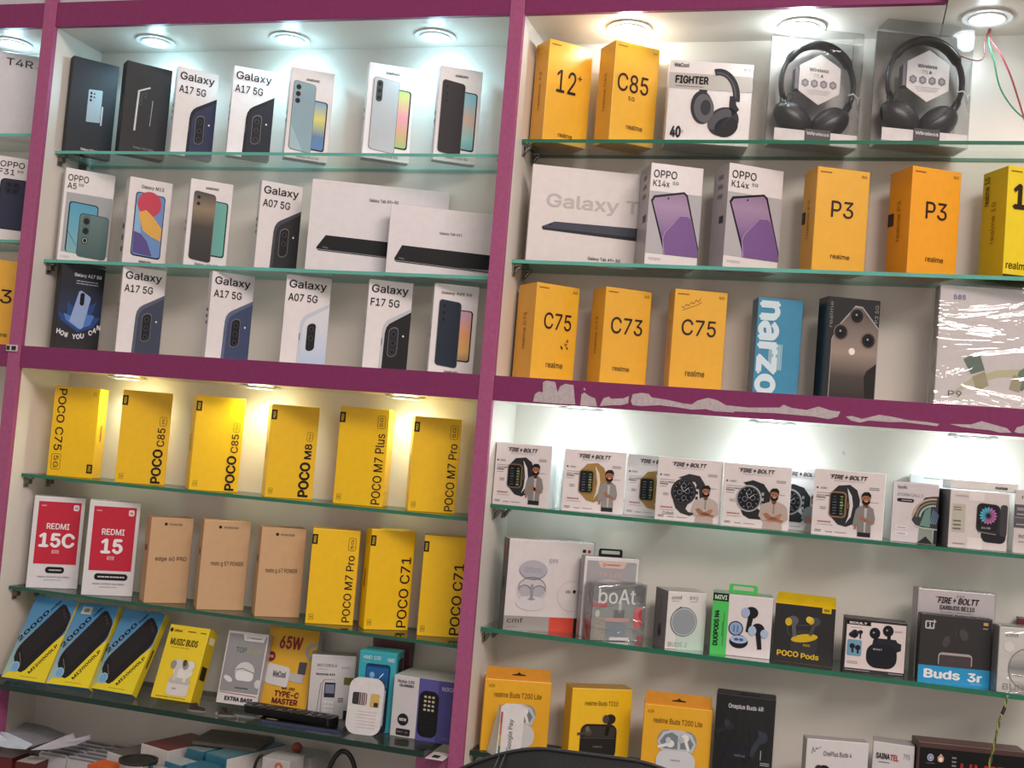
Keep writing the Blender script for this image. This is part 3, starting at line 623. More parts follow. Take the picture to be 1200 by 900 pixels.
for i, ch in enumerate('HOW YOU CAN'):
    if ch != ' ':
        u = i/10; a = .02+u*.90; t = .745+.075*math.sin(math.pi*(u*.9+.05))-.09*u*u; x.txt(ch, a, t, a+.085, t+.06, '#e6e6ea', 0, .03)
x.done()
galaxy_big('a17c', 'A17 5G', '#3d4458', '#585d6d', '#191a21', 'white phone box with slate blue phone corner, beside the dark slogan box', G3)
galaxy_big('a17d', 'A17 5G', '#414c6c', '#606a85', '#1a1c25', 'white phone box with slate blue phone corner, third on the left middle rail', G3)
SILV = grad_mat('printed_phone_silver', '#b7c6e0', '#dcdfe6', 'Z', .3, ('#c9d2e6', '#d8dbe2'))
galaxy_big('a07s', 'A07 5G', SILV, '#c3cad6', '#17181d', 'white phone box with pale silver phone corner on the left middle rail', G3, dark=False, lens=2)
galaxy_big('f17', 'F17 5G', '#1d1c20', '#bfc3c9', '#232227', 'white phone box with black phone corner in a silver frame on the left middle rail', G3)
two_phones('a25', '#232d3c', (.0034, .0034, .0034), PEACH, ('SAMSUNG', .955), ('Galaxy A25 5G', .16, .085, .84), 'white phone box with navy phone and peach screen print, right end of left middle rail', G3, back_box=(.13, .17, .63, .90), scr_box=(.63, .27, .90, .84))
# --- yellow boxes
YEL = '#f0c000'
def poco(key, label, group, texts, five, flip=False, badge=True, bold=.012):
    x = Box(key, 'phone_box', label, 'box', group, YEL, '#ecbc00', rough=.4)
    def chip(a0, t0, a1, t1):
        x.rect('logo_patch', a0, t0, a1, t1, '#1a1412', 1); x.txt('POCO', a0+.03, t0+.018, a1-.03, t1-.018, '#e9c22a', -90 if flip else 90, .03)
    if flip: chip(.86, .845, .985, .945)
    else: chip(.0, .06, .115, .165)
    for s_, a0, t0, a1, t1, bo in texts: x.txt(s_, a0, t0, a1, t1, '#1d1410', -90 if flip else 90, bo)
    if five:
        a0, t0, a1, t1 = five; r = .003
        W, H = x.w, x.h; q = rrect_pts(a0*W, t0*H, a1*W, t1*H, r); x.line('lettering', [(u/W, v/H) for u, v in q+q[:1]], .0006, '#3a2b10', 2)
        x.txt('5G', a0+.045, t0+.018, a1-.045, t1-.018, '#2a1d10', -90 if flip else 90)
    if flip: x.frame('small_mark', .86, .04, .93, .085, .0005, '#5a4a18'); x.txt('H', .88, .05, .91, .075, '#5a4a18')
    else: x.frame('small_mark', .07, .90, .155, .955, .0005, '#5a4a18'); x.txt('H', .09, .912, .135, .943, '#5a4a18')
    x.fine(.4, .3, .55, .7, '#8a6a10', 1, 'R' if flip else 'L')
    return x.done()
GY = 'yellow phone boxes on the shelf below the rail'; GY2 = 'yellow phone boxes on the lower left shelf'
poco('pc75', 'yellow phone box with lettering reading downwards, left end below the middle rail', GY, [('POCO C75', .10, .03, .275, .715, .008)], (.08, .755, .275, .925), True)
poco('pc85a', 'second yellow phone box from the left below the left middle rail', GY, [('POCO', .70, .615, .905, .985, .03), ('C85', .76, .385, .915, .585, .01)], (.785, .265, .92, .36))
poco('pc85b', 'third yellow phone box from the left, brightly lit, below the left middle rail', GY, [('POCO', .715, .615, .915, .985, .03), ('C85', .775, .385, .925, .585, .01)], (.795, .265, .925, .36))
poco('pm8', 'fourth yellow phone box from the left below the left middle rail', GY, [('POCO', .68, .60, .905, .975, .035), ('M8', .75, .40, .905, .565, .02)], (.775, .275, .90, .37))
poco('pm7plus', 'yellow phone box with three word upright lettering and bright right flank below the rail', GY, [('POCO M7 Plus', .765, .255, .945, .975, .006)], (.775, .07, .925, .20))
poco('pm7proa', 'sixth yellow phone box, nearest the centre post, below the left middle rail', GY, [('POCO M7 Pro', .765, .265, .945, .975, .006)], (.775, .075, .93, .215))
# --- red fronted boxes, tan boxes, yellow boxes
GR = 'red fronted phone boxes'; GT = 'tan card phone boxes'
def redmi(key, model, mx0, mx1, pill, label):
    x = Box(key, 'phone_box', label, 'box', GR, '#dcdadd', '#c4c2c6'); q = 'printed_panel'
    x.rect(q, .095, .055, .925, .735, '#c22a40', 1)
    x.txt('REDMI', .285, .29, .73, .355, '#eae6e8', 0, .02); x.txt(model, mx0, .395, mx1, .555, '#efecee', 0, .035)
    x.rr('small_mark', .43, .58, .57, .62, .001, '#e0a0a8', 2); x.txt('5G', .46, .585, .54, .615, '#c22a40', ly=4)
    x.rr('logo_patch', .775, .08, .885, .145, .003, '#e9e4e8', 2); x.txt('mi', .80, .095, .86, .13, '#c22a40', 0, .02, 4)
    x.fine(.15, .085, .25, .115, '#e0a5ad', 1)
    x.rr('claim_badge', pill[0], .765, pill[1], .835, .0055, '#1d1b20', 1); x.fine(pill[0]+.07, .785, pill[1]-.06, .815, '#cfccd0', 1)
    x.txt('massive 6000mAh (typ) battery', .20, .862, .82, .888, '#55525a'); x.fine(.33, .90, .68, .915, '#9a979d', 1)
    return x.done()
redmi('r15c', '15C', .16, .86, (.34, .71), 'red fronted white phone box against the left side panel')
redmi('r15', '15', .29, .72, (.22, .87), 'red fronted white phone box, right of its twin beside the tan boxes')
TAN = '#c9a47c'
def moto(key, text, label, a0, a1):
    x = Box(key, 'phone_box', label, 'box', GT, TAN, '#b58f69', rough=.6, coat=0, bump=.05)
    x.ell('lettering', .35, .075, .0028, .0028, '#2a211b', 1); x.txt('motorola', .43, .06, .73, .088, '#4a3b30')
    x.txt(text, a0, .455, a1, .515, '#4d3d31', 0, .003); x.rr('seal', .35, .33, .62, .40, .002, '#4a4038', 1, 'L')
    return x.done()
moto('edge', 'edge 60 PRO', 'tan card phone box right of the red fronted boxes', .17, .90)
moto('g57', 'moto g 57 POWER', 'middle one of three tan card phone boxes', .22, .90)
moto('g67', 'moto g 67 POWER', 'right one of three tan card phone boxes, beside a yellow box', .16, .86)
poco('pm7prob', 'yellow phone box between a tan box and another yellow box on the lower left shelf', GY2, [('POCO M7 Pro', .755, .265, .92, .965, .006)], (.77, .08, .92, .21))
poco('pc71a', 'middle yellow phone box, lid slightly open, on the lower left shelf', GY2, [('POCO C71', .72, .265, .94, .97, .008)], None)
poco('pc71b', 'yellow phone box nearest the centre post, partly hidden by it, lower left shelf', GY2, [('POCO C71', .70, .265, .92, .97, .008)], None)
# ------------------------------------------------------------------ right bay: yellow-orange cartons
AMB, AMB_S = '#ecb232', '#dda234'
def realme(key, label, group, name, box, five=None, wrap=None, rt=(.35, .845, .70, .89), bold=.004, sticker=False, plus=False, front=AMB, side=AMB_S, top5=True, back='realme'):
    x = Box(key, 'phone_box', label, 'box', group, front, side, rough=.32)
    a0, t0, a1, t1 = box; x.txt(name, a0, t0, a1, t1, '#2b1a14', 0, bold)
    if plus: x.txt('+', a1+.03, t0+.02, a1+.13, t0+.075, '#2b1a14')
    if five: x.txt('5G', *five, '#3a2616')
    x.txt(back, *rt, '#4a3216', 0, .006)
    x.fine(.06, .035, .27, .06, '#8a5f1c', 1)
    if top5: x.txt('5G', .84, .045, .94, .07, '#5a3c14')
    x.txt(back+' '+name, .42, .30, .58, .68, '#7d5414', 90, 0, 3, 'L')
    if sticker: x.rr('seal', .02, .40, .28, .52, .001, '#3b2a22', 1, 'L')
    if wrap: x.wrap(wrap)
    return x
GA = 'amber phone boxes on the upper right shelf'; GB = 'amber phone boxes on the second right shelf'; GC = 'amber phone boxes on the right middle rail'
realme('rl12', 'amber phone box with two digit number, against the centre post on the upper right shelf', GA, '12', (.22, .28, .66, .505), plus=True, rt=(.34, .895, .66, .94), top5=False).done()
realme('rlc85', 'amber phone box between its amber twin and the white headphone carton', GA, 'C85', (.10, .315, .79, .495), (.36, .535, .50, .575), rt=(.36, .81, .72, .86)).done()
realme('p3a', 'left one of the two matching amber phone boxes on the second right shelf', GB, 'P3', (.30, .315, .72, .475), rt=(.34, .825, .70, .87), wrap=WRAP, sticker=True).done()
realme('p3b', 'right one of the two matching amber phone boxes, deeper orange, on the second right shelf', GB, 'P3', (.31, .315, .74, .475), rt=(.36, .82, .72, .87), sticker=True, front='#efa21c', side='#de9020').done()
x = realme('rl10', 'lemon yellow phone box cut by the right picture edge on the second right shelf', GB, '10', (.12, .155, .66, .39), rt=(.05, .86, .50, .925), bold=.035, front='#ecd01a', side='#c9ae18', top5=False)
x.txt('realme 10', .10, .05, .30, .32, '#3a2f10', 90, .01, 3, 'L'); x.rect('dark_foot', 0, .975, 1, 1, '#3a3116', 1); x.done()
x = realme('c75a', 'amber phone box with a brown scuff mark, left end of the right middle rail', GC, 'C75', (.22, .295, .85, .465), rt=(.34, .80, .72, .86))
for i in range(7): x.ell('scuff', .74+random.uniform(-.08, .09), .60+random.uniform(-.05, .06), random.uniform(.0015, .004), random.uniform(.001, .002), '#8a5a1e', 1, rot=random.uniform(0, 90))
x.done()
realme('c73', 'amber phone box in glossy wrinkled wrap, second on the right middle rail', GC, 'C73', (.16, .30, .84, .47), rt=(.26, .80, .62, .85), wrap=WRAP).done()
x = realme('c75b', 'amber phone box with handwriting above its number, third on the right middle rail', GC, 'C75', (.17, .295, .82, .455), rt=(.30, .80, .66, .86), wrap=WRAP)
q = [(.14+.045*i, .175-.012*i+(.022 if i % 2 else -.004)) for i in range(9)]
x.line('handwriting', q, .0007, '#5a4420', 2); x.line('handwriting', [(.16, .21), (.44, .145), (.52, .115)], .0006, '#5a4420', 2); x.done()
# --- headphone carton
x = Box('fighter', 'headphone_box', 'white carton with a printed black headphone and bold black lettering', 'box', None, '#ddd6d4', '#c9c3bf')
x.rect('printed_band', 0, .155, 1, .345, '#b9b3ac', 1)
x.txt('WeCool', .05, .035, .23, .085, '#2a2526', 0, .02); x.txt('W-15', .885, .06, .97, .085, '#2a2526')
x.txt('FIGHTER', .075, .185, .475, .285, '#121114', 0, .045); x.fine(.08, .305, .42, .325, '#6a655f', 1)
q = 'printed_headphone'
x.ring(q, .60, .43, .036, .049, .0115, '#232227', 2, 30, -105, 6, 0); x.ring(q, .60, .43, .030, .043, .0030, '#4a484e', 3, 30, -100, 0, 0)
x.poly(q, [(.74, .40), (.81, .40), (.82, .50), (.86, .56), (.80, .64), (.74, .58)], '#1d1c20', 3)
x.rect(q, .37, .345, .465, .43, '#1d1c20', 2)
x.ell(q, .415, .56, .0185, .028, '#26252a', 3, rot=-6); x.ell(q, .44, .57, .0165, .024, '#5c5a60', 4, rot=-6); x.ell(q, .46, .56, .0085, .013, '#2b2a2f', 5)
x.ell(q, .68, .715, .027, .023, '#2b2a30', 3, rot=-38); x.ell(q, .635, .69, .0235, .012, '#4d4b52', 4, rot=-42); x.ell(q, .72, .78, .020, .016, '#17161a', 4, rot=-30)
x.txt('40', .055, .80, .185, .945, '#121114', 0, .05); x.txt('HRS', .17, .845, .215, .885, '#8a857f'); x.fine(.64, .945, .92, .965, '#55504c', 1)
x.rr('seal', .25, .52, .60, .63, .001, '#c9a22c', 1, 'L'); x.done()
# --- second right shelf
def tab_extra(x):
    x.txt('Galaxy Tab', .125, .285, 1.06, .45, '#c2bbbc', 0, .016, 1)
x = Box('tab9b', 'tablet_box', 'white tablet box at the left end of second right shelf, half behind a phone box', 'box', 'tablet boxes', '#ddd5d3', '#bcb4b0', bev=.001)
x.txt('Galaxy Ta', .125, .285, .935, .46, '#c0b9b9', 0, .016, 1)
q = 'printed_tablet'; x.poly(q, [(.20, .575), (1, .565), (1, .70), (.11, .66), (.105, .635)], '#434654', 1); x.poly(q, [(.105, .645), (1, .665), (1, .705), (.115, .668)], '#23252e', 2)
x.ell(q, .17, .61, .002, .0016, '#1b1d24', 2); x.txt('Galaxy Tab A9+ 5G', .475, .905, .725, .945, INK, 0, .01); x.done()
LIL = grad_mat('printed_screen_lilac', '#7d5f96', '#8f7296', 'Z', .3, ('#76588f', '#93769f', '#a288a8'))
def k14(key, label):
    x = Box(key, 'phone_box', label, 'box', 'white boxes with a lilac phone', '#e3dcdc', '#a39c9f'); q = 'printed_picture'
    x.txt('OPPO', .06, .065, .50, .14, INK, 0, .004); x.txt('K14x', .06, .165, .37, .225, INK, 0, .004); x.txt('5G', .43, .165, .54, .195, INK)
    x.rect(q, .0, .275, 1, .885, '#b3b0b4', 1)
    x.poly('printed_phone', [(.04, .37), (.09, .32), (.66, .255), (.73, .285), (1, .80), (1, .885), (.36, .885)], '#17141c', 2)
    x.poly('printed_phone', [(.075, .38), (.115, .342), (.65, .277), (.70, .30), (1, .84), (1, .885), (.395, .885)], LIL, 3)
    x.poly('printed_phone', [(.34, .885), (.30, .72), (.34, .66), (.60, .49), (.72, .49), (.83, .52), (1, .84), (1, .885)], '#7a5a91', 4)
    x.line('printed_phone', [(.355, .885), (.31, .73), (.35, .665), (.61, .495), (.73, .492)], .0010, '#bba4c6', 5); x.ell('printed_phone', .365, .335, .0015, .0017, '#0c0b10', 4)
    x.txt('oppo', .07, .925, .30, .955, '#b9b2b4'); x.fine(.35, .07, .65, .35, '#77727a', 3, 'L'); x.rr('seal', .55, .50, .82, .57, .001, '#3c3940', 1, 'L')
    return x.done()
k14('k14a', 'white phone box with lilac phone, right beside the wide tablet box')
k14('k14b', 'white phone box with lilac phone, between its twin and an amber box')
# --- right middle rail
BLU = '#3f8fb4'
x = Box('narzo', 'phone_box', 'blue wrapped phone box with large white lettering running downwards', 'box', None, BLU, '#27607d', rough=.3)
x.txt('narzo', .03, .03, .50, 1.0, '#d3e6ee', -90, .04); x.fine(.30, .3, .6, .9, '#9fc4d2', 1); x.wrap(WRAP); x.done()
DUSK = grad_mat('printed_copper_back', '#2c2625', '#3d3836', 'Z', .3, ('#4a413d', '#97867b', '#7a6d66'))
x = Box('blackph', 'phone_box', 'black phone box showing a dark phone back with large round lenses', 'box', None, '#1b1a1c', '#121214', rough=.22, coat=.6)
q = 'printed_phone'
x.poly(q, [(.10, 1), (.10, .42), (.18, .30), (.52, .07), (.66, .075), (.99, .27), (.99, 1)], '#9a9a9c', 1)
x.poly(q, [(.115, 1), (.115, .43), (.19, .315), (.53, .088), (.65, .092), (.98, .285), (.98, 1)], DUSK, 2)
x.poly(q, [(.80, 1), (.76, .76), (.80, .70), (.98, .62), (.98, 1)], '#26221f', 3)
for a, t, r in ((.56, .17, .0125), (.80, .40, .0125), (.27, .34, .0125)):
    x.ell(q, a, t, r, r*1.05, '#6d625b', 3); x.ell(q, a, t, r*.82, r*.86, '#1f1c1c', 4); x.ell(q, a, t, r*.45, r*.47, '#0a0a0c', 5); x.ell(q, a-.015, t-.01, r*.14, r*.14, '#93a0a8', 6)
x.ell(q, .50, .52, .0052, .0056, '#e9e2dc', 3)
x.txt('realme', .03, .05, .10, .30, '#8a8780', 90); x.txt('P3 5G', .90, .05, .965, .22, '#9a9690', 90); x.done()
x = Box('wrapbig', 'gift_box', 'large white box in crumpled clear wrap, right end of the right middle rail', 'box', None, '#d9d0d2', '#8d8588', bev=.0015)
q = 'printed_picture'
x.poly(q, [(.11, .90), (.26, .755), (.45, .675), (.72, .64), (1, .66), (1, .69), (.72, .69), (.46, .73), (.27, .81)], '#c5be97', 1)
x.poly(q, [(.20, .60), (.31, .53), (.36, .68), (.26, .72)], '#56695c', 2); x.poly(q, [(.27, .74), (.36, .69), (.395, .80), (.31, .86)], '#a39b74', 2)
x.poly(q, [(.58, .80), (.61, .67), (.74, .56), (.80, .58), (.74, .70), (.64, .83)], '#5f7364', 2); x.poly(q, [(.545, .82), (.57, .70), (.64, .72), (.62, .84)], '#a39b74', 3)
x.txt('585', .10, .075, .19, .115, '#4a5a9a', 0, .01); x.txt('P9', .10, .865, .20, .915, '#3c3a3c', 0, .0)
x.wrap(WRAP_HEAVY, .003); x.done()
# ------------------------------------------------------------------ smartwatch cartons
GW = 'white smartwatch boxes on the watch shelf'
def man(x, a, t, shirt, pose, s=1.0):
    """printed half figure of a bearded man with folded arms"""
    q = 'printed_man'; W, H = x.w, x.h; f = lambda pts: [(a+u*s*.001/W, min(.988, t+v*s*.001/H)) for u, v in pts]
    hair, skin, dk = '#19130f', '#a06c50', '#6f4632'
    if pose == 0:   # standing three quarter, dark trousers
        x.poly(q, f([(-9, 44), (8, 44), (8, 52), (-9, 52)]), '#20222a', 4)
        x.poly(q, f([(-13, 16), (-9, 11), (-3, 9), (4, 9), (10, 13), (13, 26), (12, 33), (8, 35), (8, 46), (-9, 46), (-10, 36), (-15, 38), (-16, 34)]), shirt, 5)
        x.poly(q, f([(-7, 25), (-4, 23), (4, 29), (9, 31), (8, 34), (1, 32), (-6, 29)]), skin, 6)
        x.poly(q, f([(-13, 36), (-11, 36), (-11, 42), (-14, 42)]), skin, 6)
        x.poly(q, f([(-2, 10), (2, 10), (1, 46), (-1, 46)]), '#b9b4b2', 6)
    else:           # facing, arms folded, pale trousers
        x.poly(q, f([(-12, 36), (12, 36), (13, 52), (-14, 52)]), '#b3a39a', 4)
        x.poly(q, f([(-20, 30), (-17, 16), (-12, 12), (-4, 9), (5, 9), (13, 12), (18, 17), (20, 32), (14, 37), (-14, 37)]), shirt, 5)
        x.poly(q, f([(-14, 27), (-9, 25), (-2, 30), (9, 33), (14, 34), (12, 37), (2, 36), (-10, 33)]), skin, 6)
        x.poly(q, f([(12, 26), (9, 25), (-6, 33), (-12, 36), (-2, 37), (8, 34)]), '#b07c5e', 6)
        x.poly(q, f([(-1, 10), (1, 10), (1, 26), (-1, 26)]), '#8d857e', 6)
    x.poly(q, f([(-3, 5), (3, 5), (3, 11), (0, 13), (-3, 11)]), dk, 6)
    hd = f([(0, 0)])[0]
    x.ell(q, hd[0], hd[1], .0056*s, .0076*s, skin, 7); x.ell(q, hd[0], hd[1]+.0038*s/H, .0052*s, .0045*s, hair, 8); x.ell(q, hd[0], hd[1]+.001*s/H, .0038*s, .0038*s, skin, 9)
    x.ell(q, hd[0], hd[1]+.0034*s/H, .0017*s, .0006*s, '#d9c9c0', 10)
    for e in (-.0021, .0021): x.ell(q, hd[0]+e*s/W, hd[1]-.0008*s/H, .0008*s, .0006*s, '#20140e', 10)
    x.poly(q, f([(-6.2, 0), (-6, -6), (-3, -9), (3, -9.5), (6, -6), (6.2, 0), (5, -3), (2, -4.5), (-3, -4.5), (-5, -3)]), hair, 10)
def wring(x, q, a, t, rx, ry, c): x.ell(q, a, t, rx, ry, c, 2)
def square_watch(x, ca, ct, strap, case, lining, hi='#3a3b42'):
    q = 'printed_watch'; W, H = x.w, x.h; f = lambda pts: [(ca+u*.00122/W, ct+v*.00122/H) for u, v in pts]
    x.poly(q, f([(-17, -14), (-8, -24), (6, -26), (15, -20), (19, -8), (19, 10), (14, 22), (4, 27), (-6, 25), (-17, 14)]), strap, 2)
    x.poly(q, f([(3, -22), (9, -12), (11, 0), (9, 14), (3, 23), (6, 14), (7, 0), (5, -12)]), lining, 3)
    x.poly(q, f([(y[0]*1000, y[1]*1000) for y in rrect_pts(-.018, -.0165, .003, .0165, .005)]), case, 4)
    x.poly(q, f([(y[0]*1000, y[1]*1000) for y in rrect_pts(-.0168, -.0145, .0008, .0145, .0035)]), '#0d0f13', 5)
    for i in range(7):
        v = -11+i*3.6; x.poly(q, f([(-5, v), (-1+random.uniform(-1, .5), v-.4), (-1.5, v+2.2), (-5, v+1.6)]), random.choice(['#6f7f52', '#8f9c6a', '#54663f']), 6)
        x.poly(q, f([(-14, v+.5), (-10+random.uniform(-1, 1.5), v), (-9, v+1.4), (-14, v+1.6)]), random.choice(['#4a5563', '#3a4656', '#596270']), 6)
    x.poly(q, f([(4.2, -4), (5.6, -4), (5.6, 4), (4.2, 4)]), case, 5)
def round_watch(x, ca, ct, bezel, strap, low=False):
    q = 'printed_watch'; W, H = x.w, x.h; f = lambda pts: [(ca+u*.00122/W, ct+v*.00122/H) for u, v in pts]
    if low:
        x.poly(q, f([(-8, -18), (6, -24), (20, -22), (27, -12), (28, 6), (22, 12), (20, -4), (14, -14), (10, -14)]), strap, 2)
        x.poly(q, f([(-13, 12), (10, 8), (4, 22), (8, 26), (18, 27), (10, 31), (-2, 28), (-9, 22)]), strap, 2)
    else:
        x.poly(q, f([(-8, -20), (4, -24), (18, -20), (27, -8), (27, 6), (18, 14), (14, 2), (8, -8)]), strap, 2)
        x.poly(q, f([(-9, 16), (12, 12), (22, 20), (16, 26), (2, 26), (-6, 22)]), strap, 2)
    x.ell(q, ca, ct, .0200, .0213, bezel, 3, rot=10); x.ell(q, ca, ct, .0177, .0189, '#3a3b40', 4); x.ell(q, ca, ct, .0158, .0171, '#121317', 5)
    for i in range(12):
        g = i*math.pi/6; x.line(q, f([(10.5*math.cos(g), 11.3*math.sin(g)), (12.3*math.cos(g), 13.2*math.sin(g))]), .0006, '#b9bcc2', 6)
    for u, v in ((-5, 1), (5, -1), (0, -8), (1, 8)):
        r = .0040; x.ring(q, ca+u*.00122/W, ct+v*.00122/H, r, r, .0007, '#8d9097', 6, 16)
    x.line(q, f([(0, 0), (7, -6)]), .0007, '#c9ccd2', 7); x.line(q, f([(0, 0), (-4, -7)]), .0007, '#c9ccd2', 7)
    for v in (-7, 0, 7): x.poly(q, f([(16, v-2), (19, v-2), (19, v+2), (16, v+2)]), bezel, 3)
def watch_box(key, label, draw, shirt, pose, ma=.73, mt=.52, ms=1.0, body='#ddd4d3', side='#d3dadc', logo=True, left=True):
    x = Box(key, 'smartwatch_box', label, 'box', GW, body, side, rough=.3)
    if logo:
        x.txt('FIRE', .24, .070, .418, .135, '#2c2022', 0, .03, shear=.25); x.poly('lettering', [(.465, .060), (.425, .112), (.450, .112), (.43, .152), (.482, .094), (.455, .094)], '#2c2022', 3)
        x.txt('BOLTT', .492, .070, .75, .135, '#2c2022', 0, .03, shear=.25); x.line('lettering', [(.22, .078), (.30, .078)], .0011, '#b32a36', 3)
        x.txt('SMARTWATCH', .28, .152, .70, .170, '#a39a9a', 0)
    if left:
        x.ell('small_print', .055, .285, .0014, .0014, '#2c2628', 2); x.fine(.10, .27, .19, .30, '#77707a', 2); x.fine(.05, .35, .27, .365, '#8a8488', 1)
        x.txt('2.04 in AMOLED', .05, .385, .30, .405, '#2c2628', 0, .02); x.txt('Display', .05, .415, .18, .44, '#2c2628', 0, .03); x.fine(.05, .46, .17, .475, '#8a8488', 1)
        x.fine(.11, .56, .19, .61, '#8a8488', 2); x.txt('Advanced AI', .08, .775, .27, .80, '#b34a44', 0, .03); x.fine(.08, .825, .30, .84, '#a39a9a', 1)
        x.fine(.05, .91, .14, .95, '#6a646a', 2); x.fine(.20, .925, .30, .95, '#8a8488', 1); x.fine(.34, .925, .50, .945, '#8a8488', 1)
        x.fine(.78, .22, .92, .27, '#8a8488', 2); x.fine(.80, .44, .92, .455, '#8a8488', 1)
    draw(x); man(x, ma, mt, shirt, pose, ms)
    return x.done()
watch_box('w1', 'white smartwatch box showing a black square watch, against the centre post', lambda x: square_watch(x, .47, .52, '#2a292e', '#6d5545', '#d9d6d6'), '#85807e', 0, .745, .40, 1.10)
watch_box('w2', 'white smartwatch box showing a gold square watch, in front of a shaded twin', lambda x: square_watch(x, .47, .51, '#a07c46', '#8a6a3a', '#d9cfc0'), '#8d8988', 0, .745, .395, 1.12)
watch_box('w3', 'white smartwatch box with gold watch, set back in shade between two nearer ones', lambda x: square_watch(x, .47, .56, '#a07c46', '#8a6a3a', '#d9cfc0'), '#8d8988', 0, .85, .42, .9)
watch_box('w4', 'white smartwatch box showing a black round watch with tapering strap', lambda x: (round_watch(x, .42, .53, '#2b2a2d', '#333236', True), x.txt('Cobalt', .12, .855, .29, .905, '#55505a', 0, 0)), '#b8ada5', 1, .765, .50, 1.08)
watch_box('w5', 'white smartwatch box showing a silver bezelled round watch', lambda x: round_watch(x, .39, .54, '#a4a5a8', '#26262a'), '#b5a39b', 1, .765, .455, 1.14)
x0, y0 = FIT['w5'][0], FIT['w5'][1]
FIT['w6'] = (1.424, .112, SH['s3r'], .08, 0, .10, .1015, .02)
watch_box('w6', 'shaded white smartwatch box set back between the silver and the bronze watch boxes', lambda x: round_watch(x, .30, .555, '#a4a5a8', '#26262a'), '#7b8186', 1, .70, .50, 1.0)
watch_box('w7', 'white smartwatch box showing a bronze edged square watch, before the taller dark gap', lambda x: square_watch(x, .44, .52, '#2c2c31', '#8a6a4c', '#d3d0d0'), '#85807e', 0, .745, .40, 1.12)
x = Box('storm', 'smartwatch_box', 'pale pinkish smartwatch box with a steel watch seen from below', 'box', None, '#cfc6c8', '#5a5658')
x.txt('boAt', .11, .06, .30, .115, '#3a363a', 0, .004); x.txt('STORM CALL 3', .10, .185, .66, .235, '#8d8488', 0, 0); x.rr('claim_badge', .10, .275, .47, .335, .003, '#252328', 1); x.fine(.2, .29, .43, .32, '#b9b5b9', 1)
q = 'printed_watch'; x.poly(q, [(.44, .62), (.55, .42), (.70, .235), (.85, .21), (1, .20), (1, .75), (.56, .72)], '#3c4044', 1)
for i, c in enumerate(('#c9a08a', '#7d7d72', '#a7b4a2')): x.ring(q, .92, .56, .032-i*.005, .030-i*.005, .0028, c, 2, 20, 180, 275)
x.poly(q, [(.62, .70), (.72, .45), (.84, .38), (.84, .72)], '#6f8f86', 3)
for i in range(5): x.line(q, [(.84+i*.03, .66), (.90+i*.03, .42+.02*i)], .0008, '#7fa3c4', 3)
x.line(q, [(.50, .70), (.66, .735), (1, .745)], .0016, '#c9c9c4', 4); x.poly(q, [(.62, .735), (.90, .755), (.92, .99), (.60, .99)], '#8a9289', 3); x.poly(q, [(.58, .99), (.76, .87), (.92, .99)], '#25262a', 4); x.rect(q, .93, .76, 1, .99, '#2b2c30', 3)
x.rr('claim_badge', .08, .73, .38, .79, .003, '#dcd4d4', 1); x.rr('claim_badge', .08, .83, .38, .89, .003, '#dcd4d4', 1); x.fine(.14, .745, .33, .775, '#8d8488', 1); x.fine(.14, .845, .33, .875, '#8d8488', 1); x.done()
x = Box('noise', 'smartwatch_box', 'grey sided pinkish smartwatch box whose watch shows a blue and pink flower', 'box', None, '#d2c8c6', '#6b676c')
x.txt('noise', .10, .075, .30, .11, '#a89c9c', 0, .01); x.rr('seal', .32, .0, .58, .17, .001, '#ded7d4', 1); x.rr('seal', .32, .80, .58, .995, .001, '#ded7d4', 1); x.rect('printed_band', .05, .24, .27, .72, '#b9b5a6', 1); x.fine(.07, .28, .20, .36, '#6d6a62', 2); x.fine(.07, .5, .20, .70, '#6d6a62', 3)
x.rr(q, .55, .56, .97, .86, .009, '#1d1b20', 1, skew=.03); x.rr(q, .46, .19, .86, .70, .008, '#2b282d', 2, skew=.05); x.rr(q, .86, .20, .98, .74, .004, '#3d3b40', 2); x.rr(q, .48, .21, .83, .655, .007, '#171619', 3, skew=.05)
for i in range(16):
    g = i*math.pi/8; W_, H_ = x.w, x.h; cxx, cyy = .655, .405; r1, r0 = .0135, .003
    x.poly(q, [(cxx+r0*math.cos(g)/W_, cyy+r0*math.sin(g)/H_), (cxx+r1*.8*math.cos(g-.17)/W_, cyy+r1*.8*math.sin(g-.17)/H_), (cxx+r1*math.cos(g)/W_, cyy+r1*math.sin(g)/H_), (cxx+r1*.8*math.cos(g+.17)/W_, cyy+r1*.8*math.sin(g+.17)/H_)], '#4fb0c9' if 5 < i < 13 else '#b56aa8', 4)
x.line(q, [(.49, .69), (.80, .72)], .0012, '#8d8a8a', 4); x.txt('04:38', .55, .60, .70, .635, '#cfcfd2', ly=5); x.fine(.08, .90, .28, .94, '#8d8488', 1); x.wrap(WRAP); x.done()
x = Box('noise2', 'smartwatch_box', 'pinkish smartwatch box with a dark band, cut by the right picture edge', 'box', None, '#d2c8c6', '#9b9498')
x.txt('noise', .12, .085, .50, .14, '#4a4448', 0, .004); x.rect('printed_band', 0, .235, .8, .60, '#5f5a5f', 1); x.line('printed_band', [(0, .44), (.8, .44)], .0008, '#a9a4a8', 2)
x.fine(.05, .28, .28, .33, '#cfc9cc', 2); x.fine(.05, .37, .25, .40, '#cfc9cc', 1); x.fine(.05, .53, .28, .56, '#cfc9cc', 1); x.txt('town', .10, .70, .40, .75, '#3c383c', 0, .004); x.fine(.1, .80, .5, .83, '#8d8488', 1); x.done()
FIT['noiseflat'] = (1.690, .058, SH['s3r']+.0885, .12, 0, .098, .014, .058)
x = Box('noiseflat', 'smartwatch_box', 'thin white box lying flat on top of the grey sided smartwatch box', 'box', None, '#dcdad8', '#d0cecc')
x.txt('noise', .66, .38, .84, .74, '#3a3a3c', 0, .03); x.done()
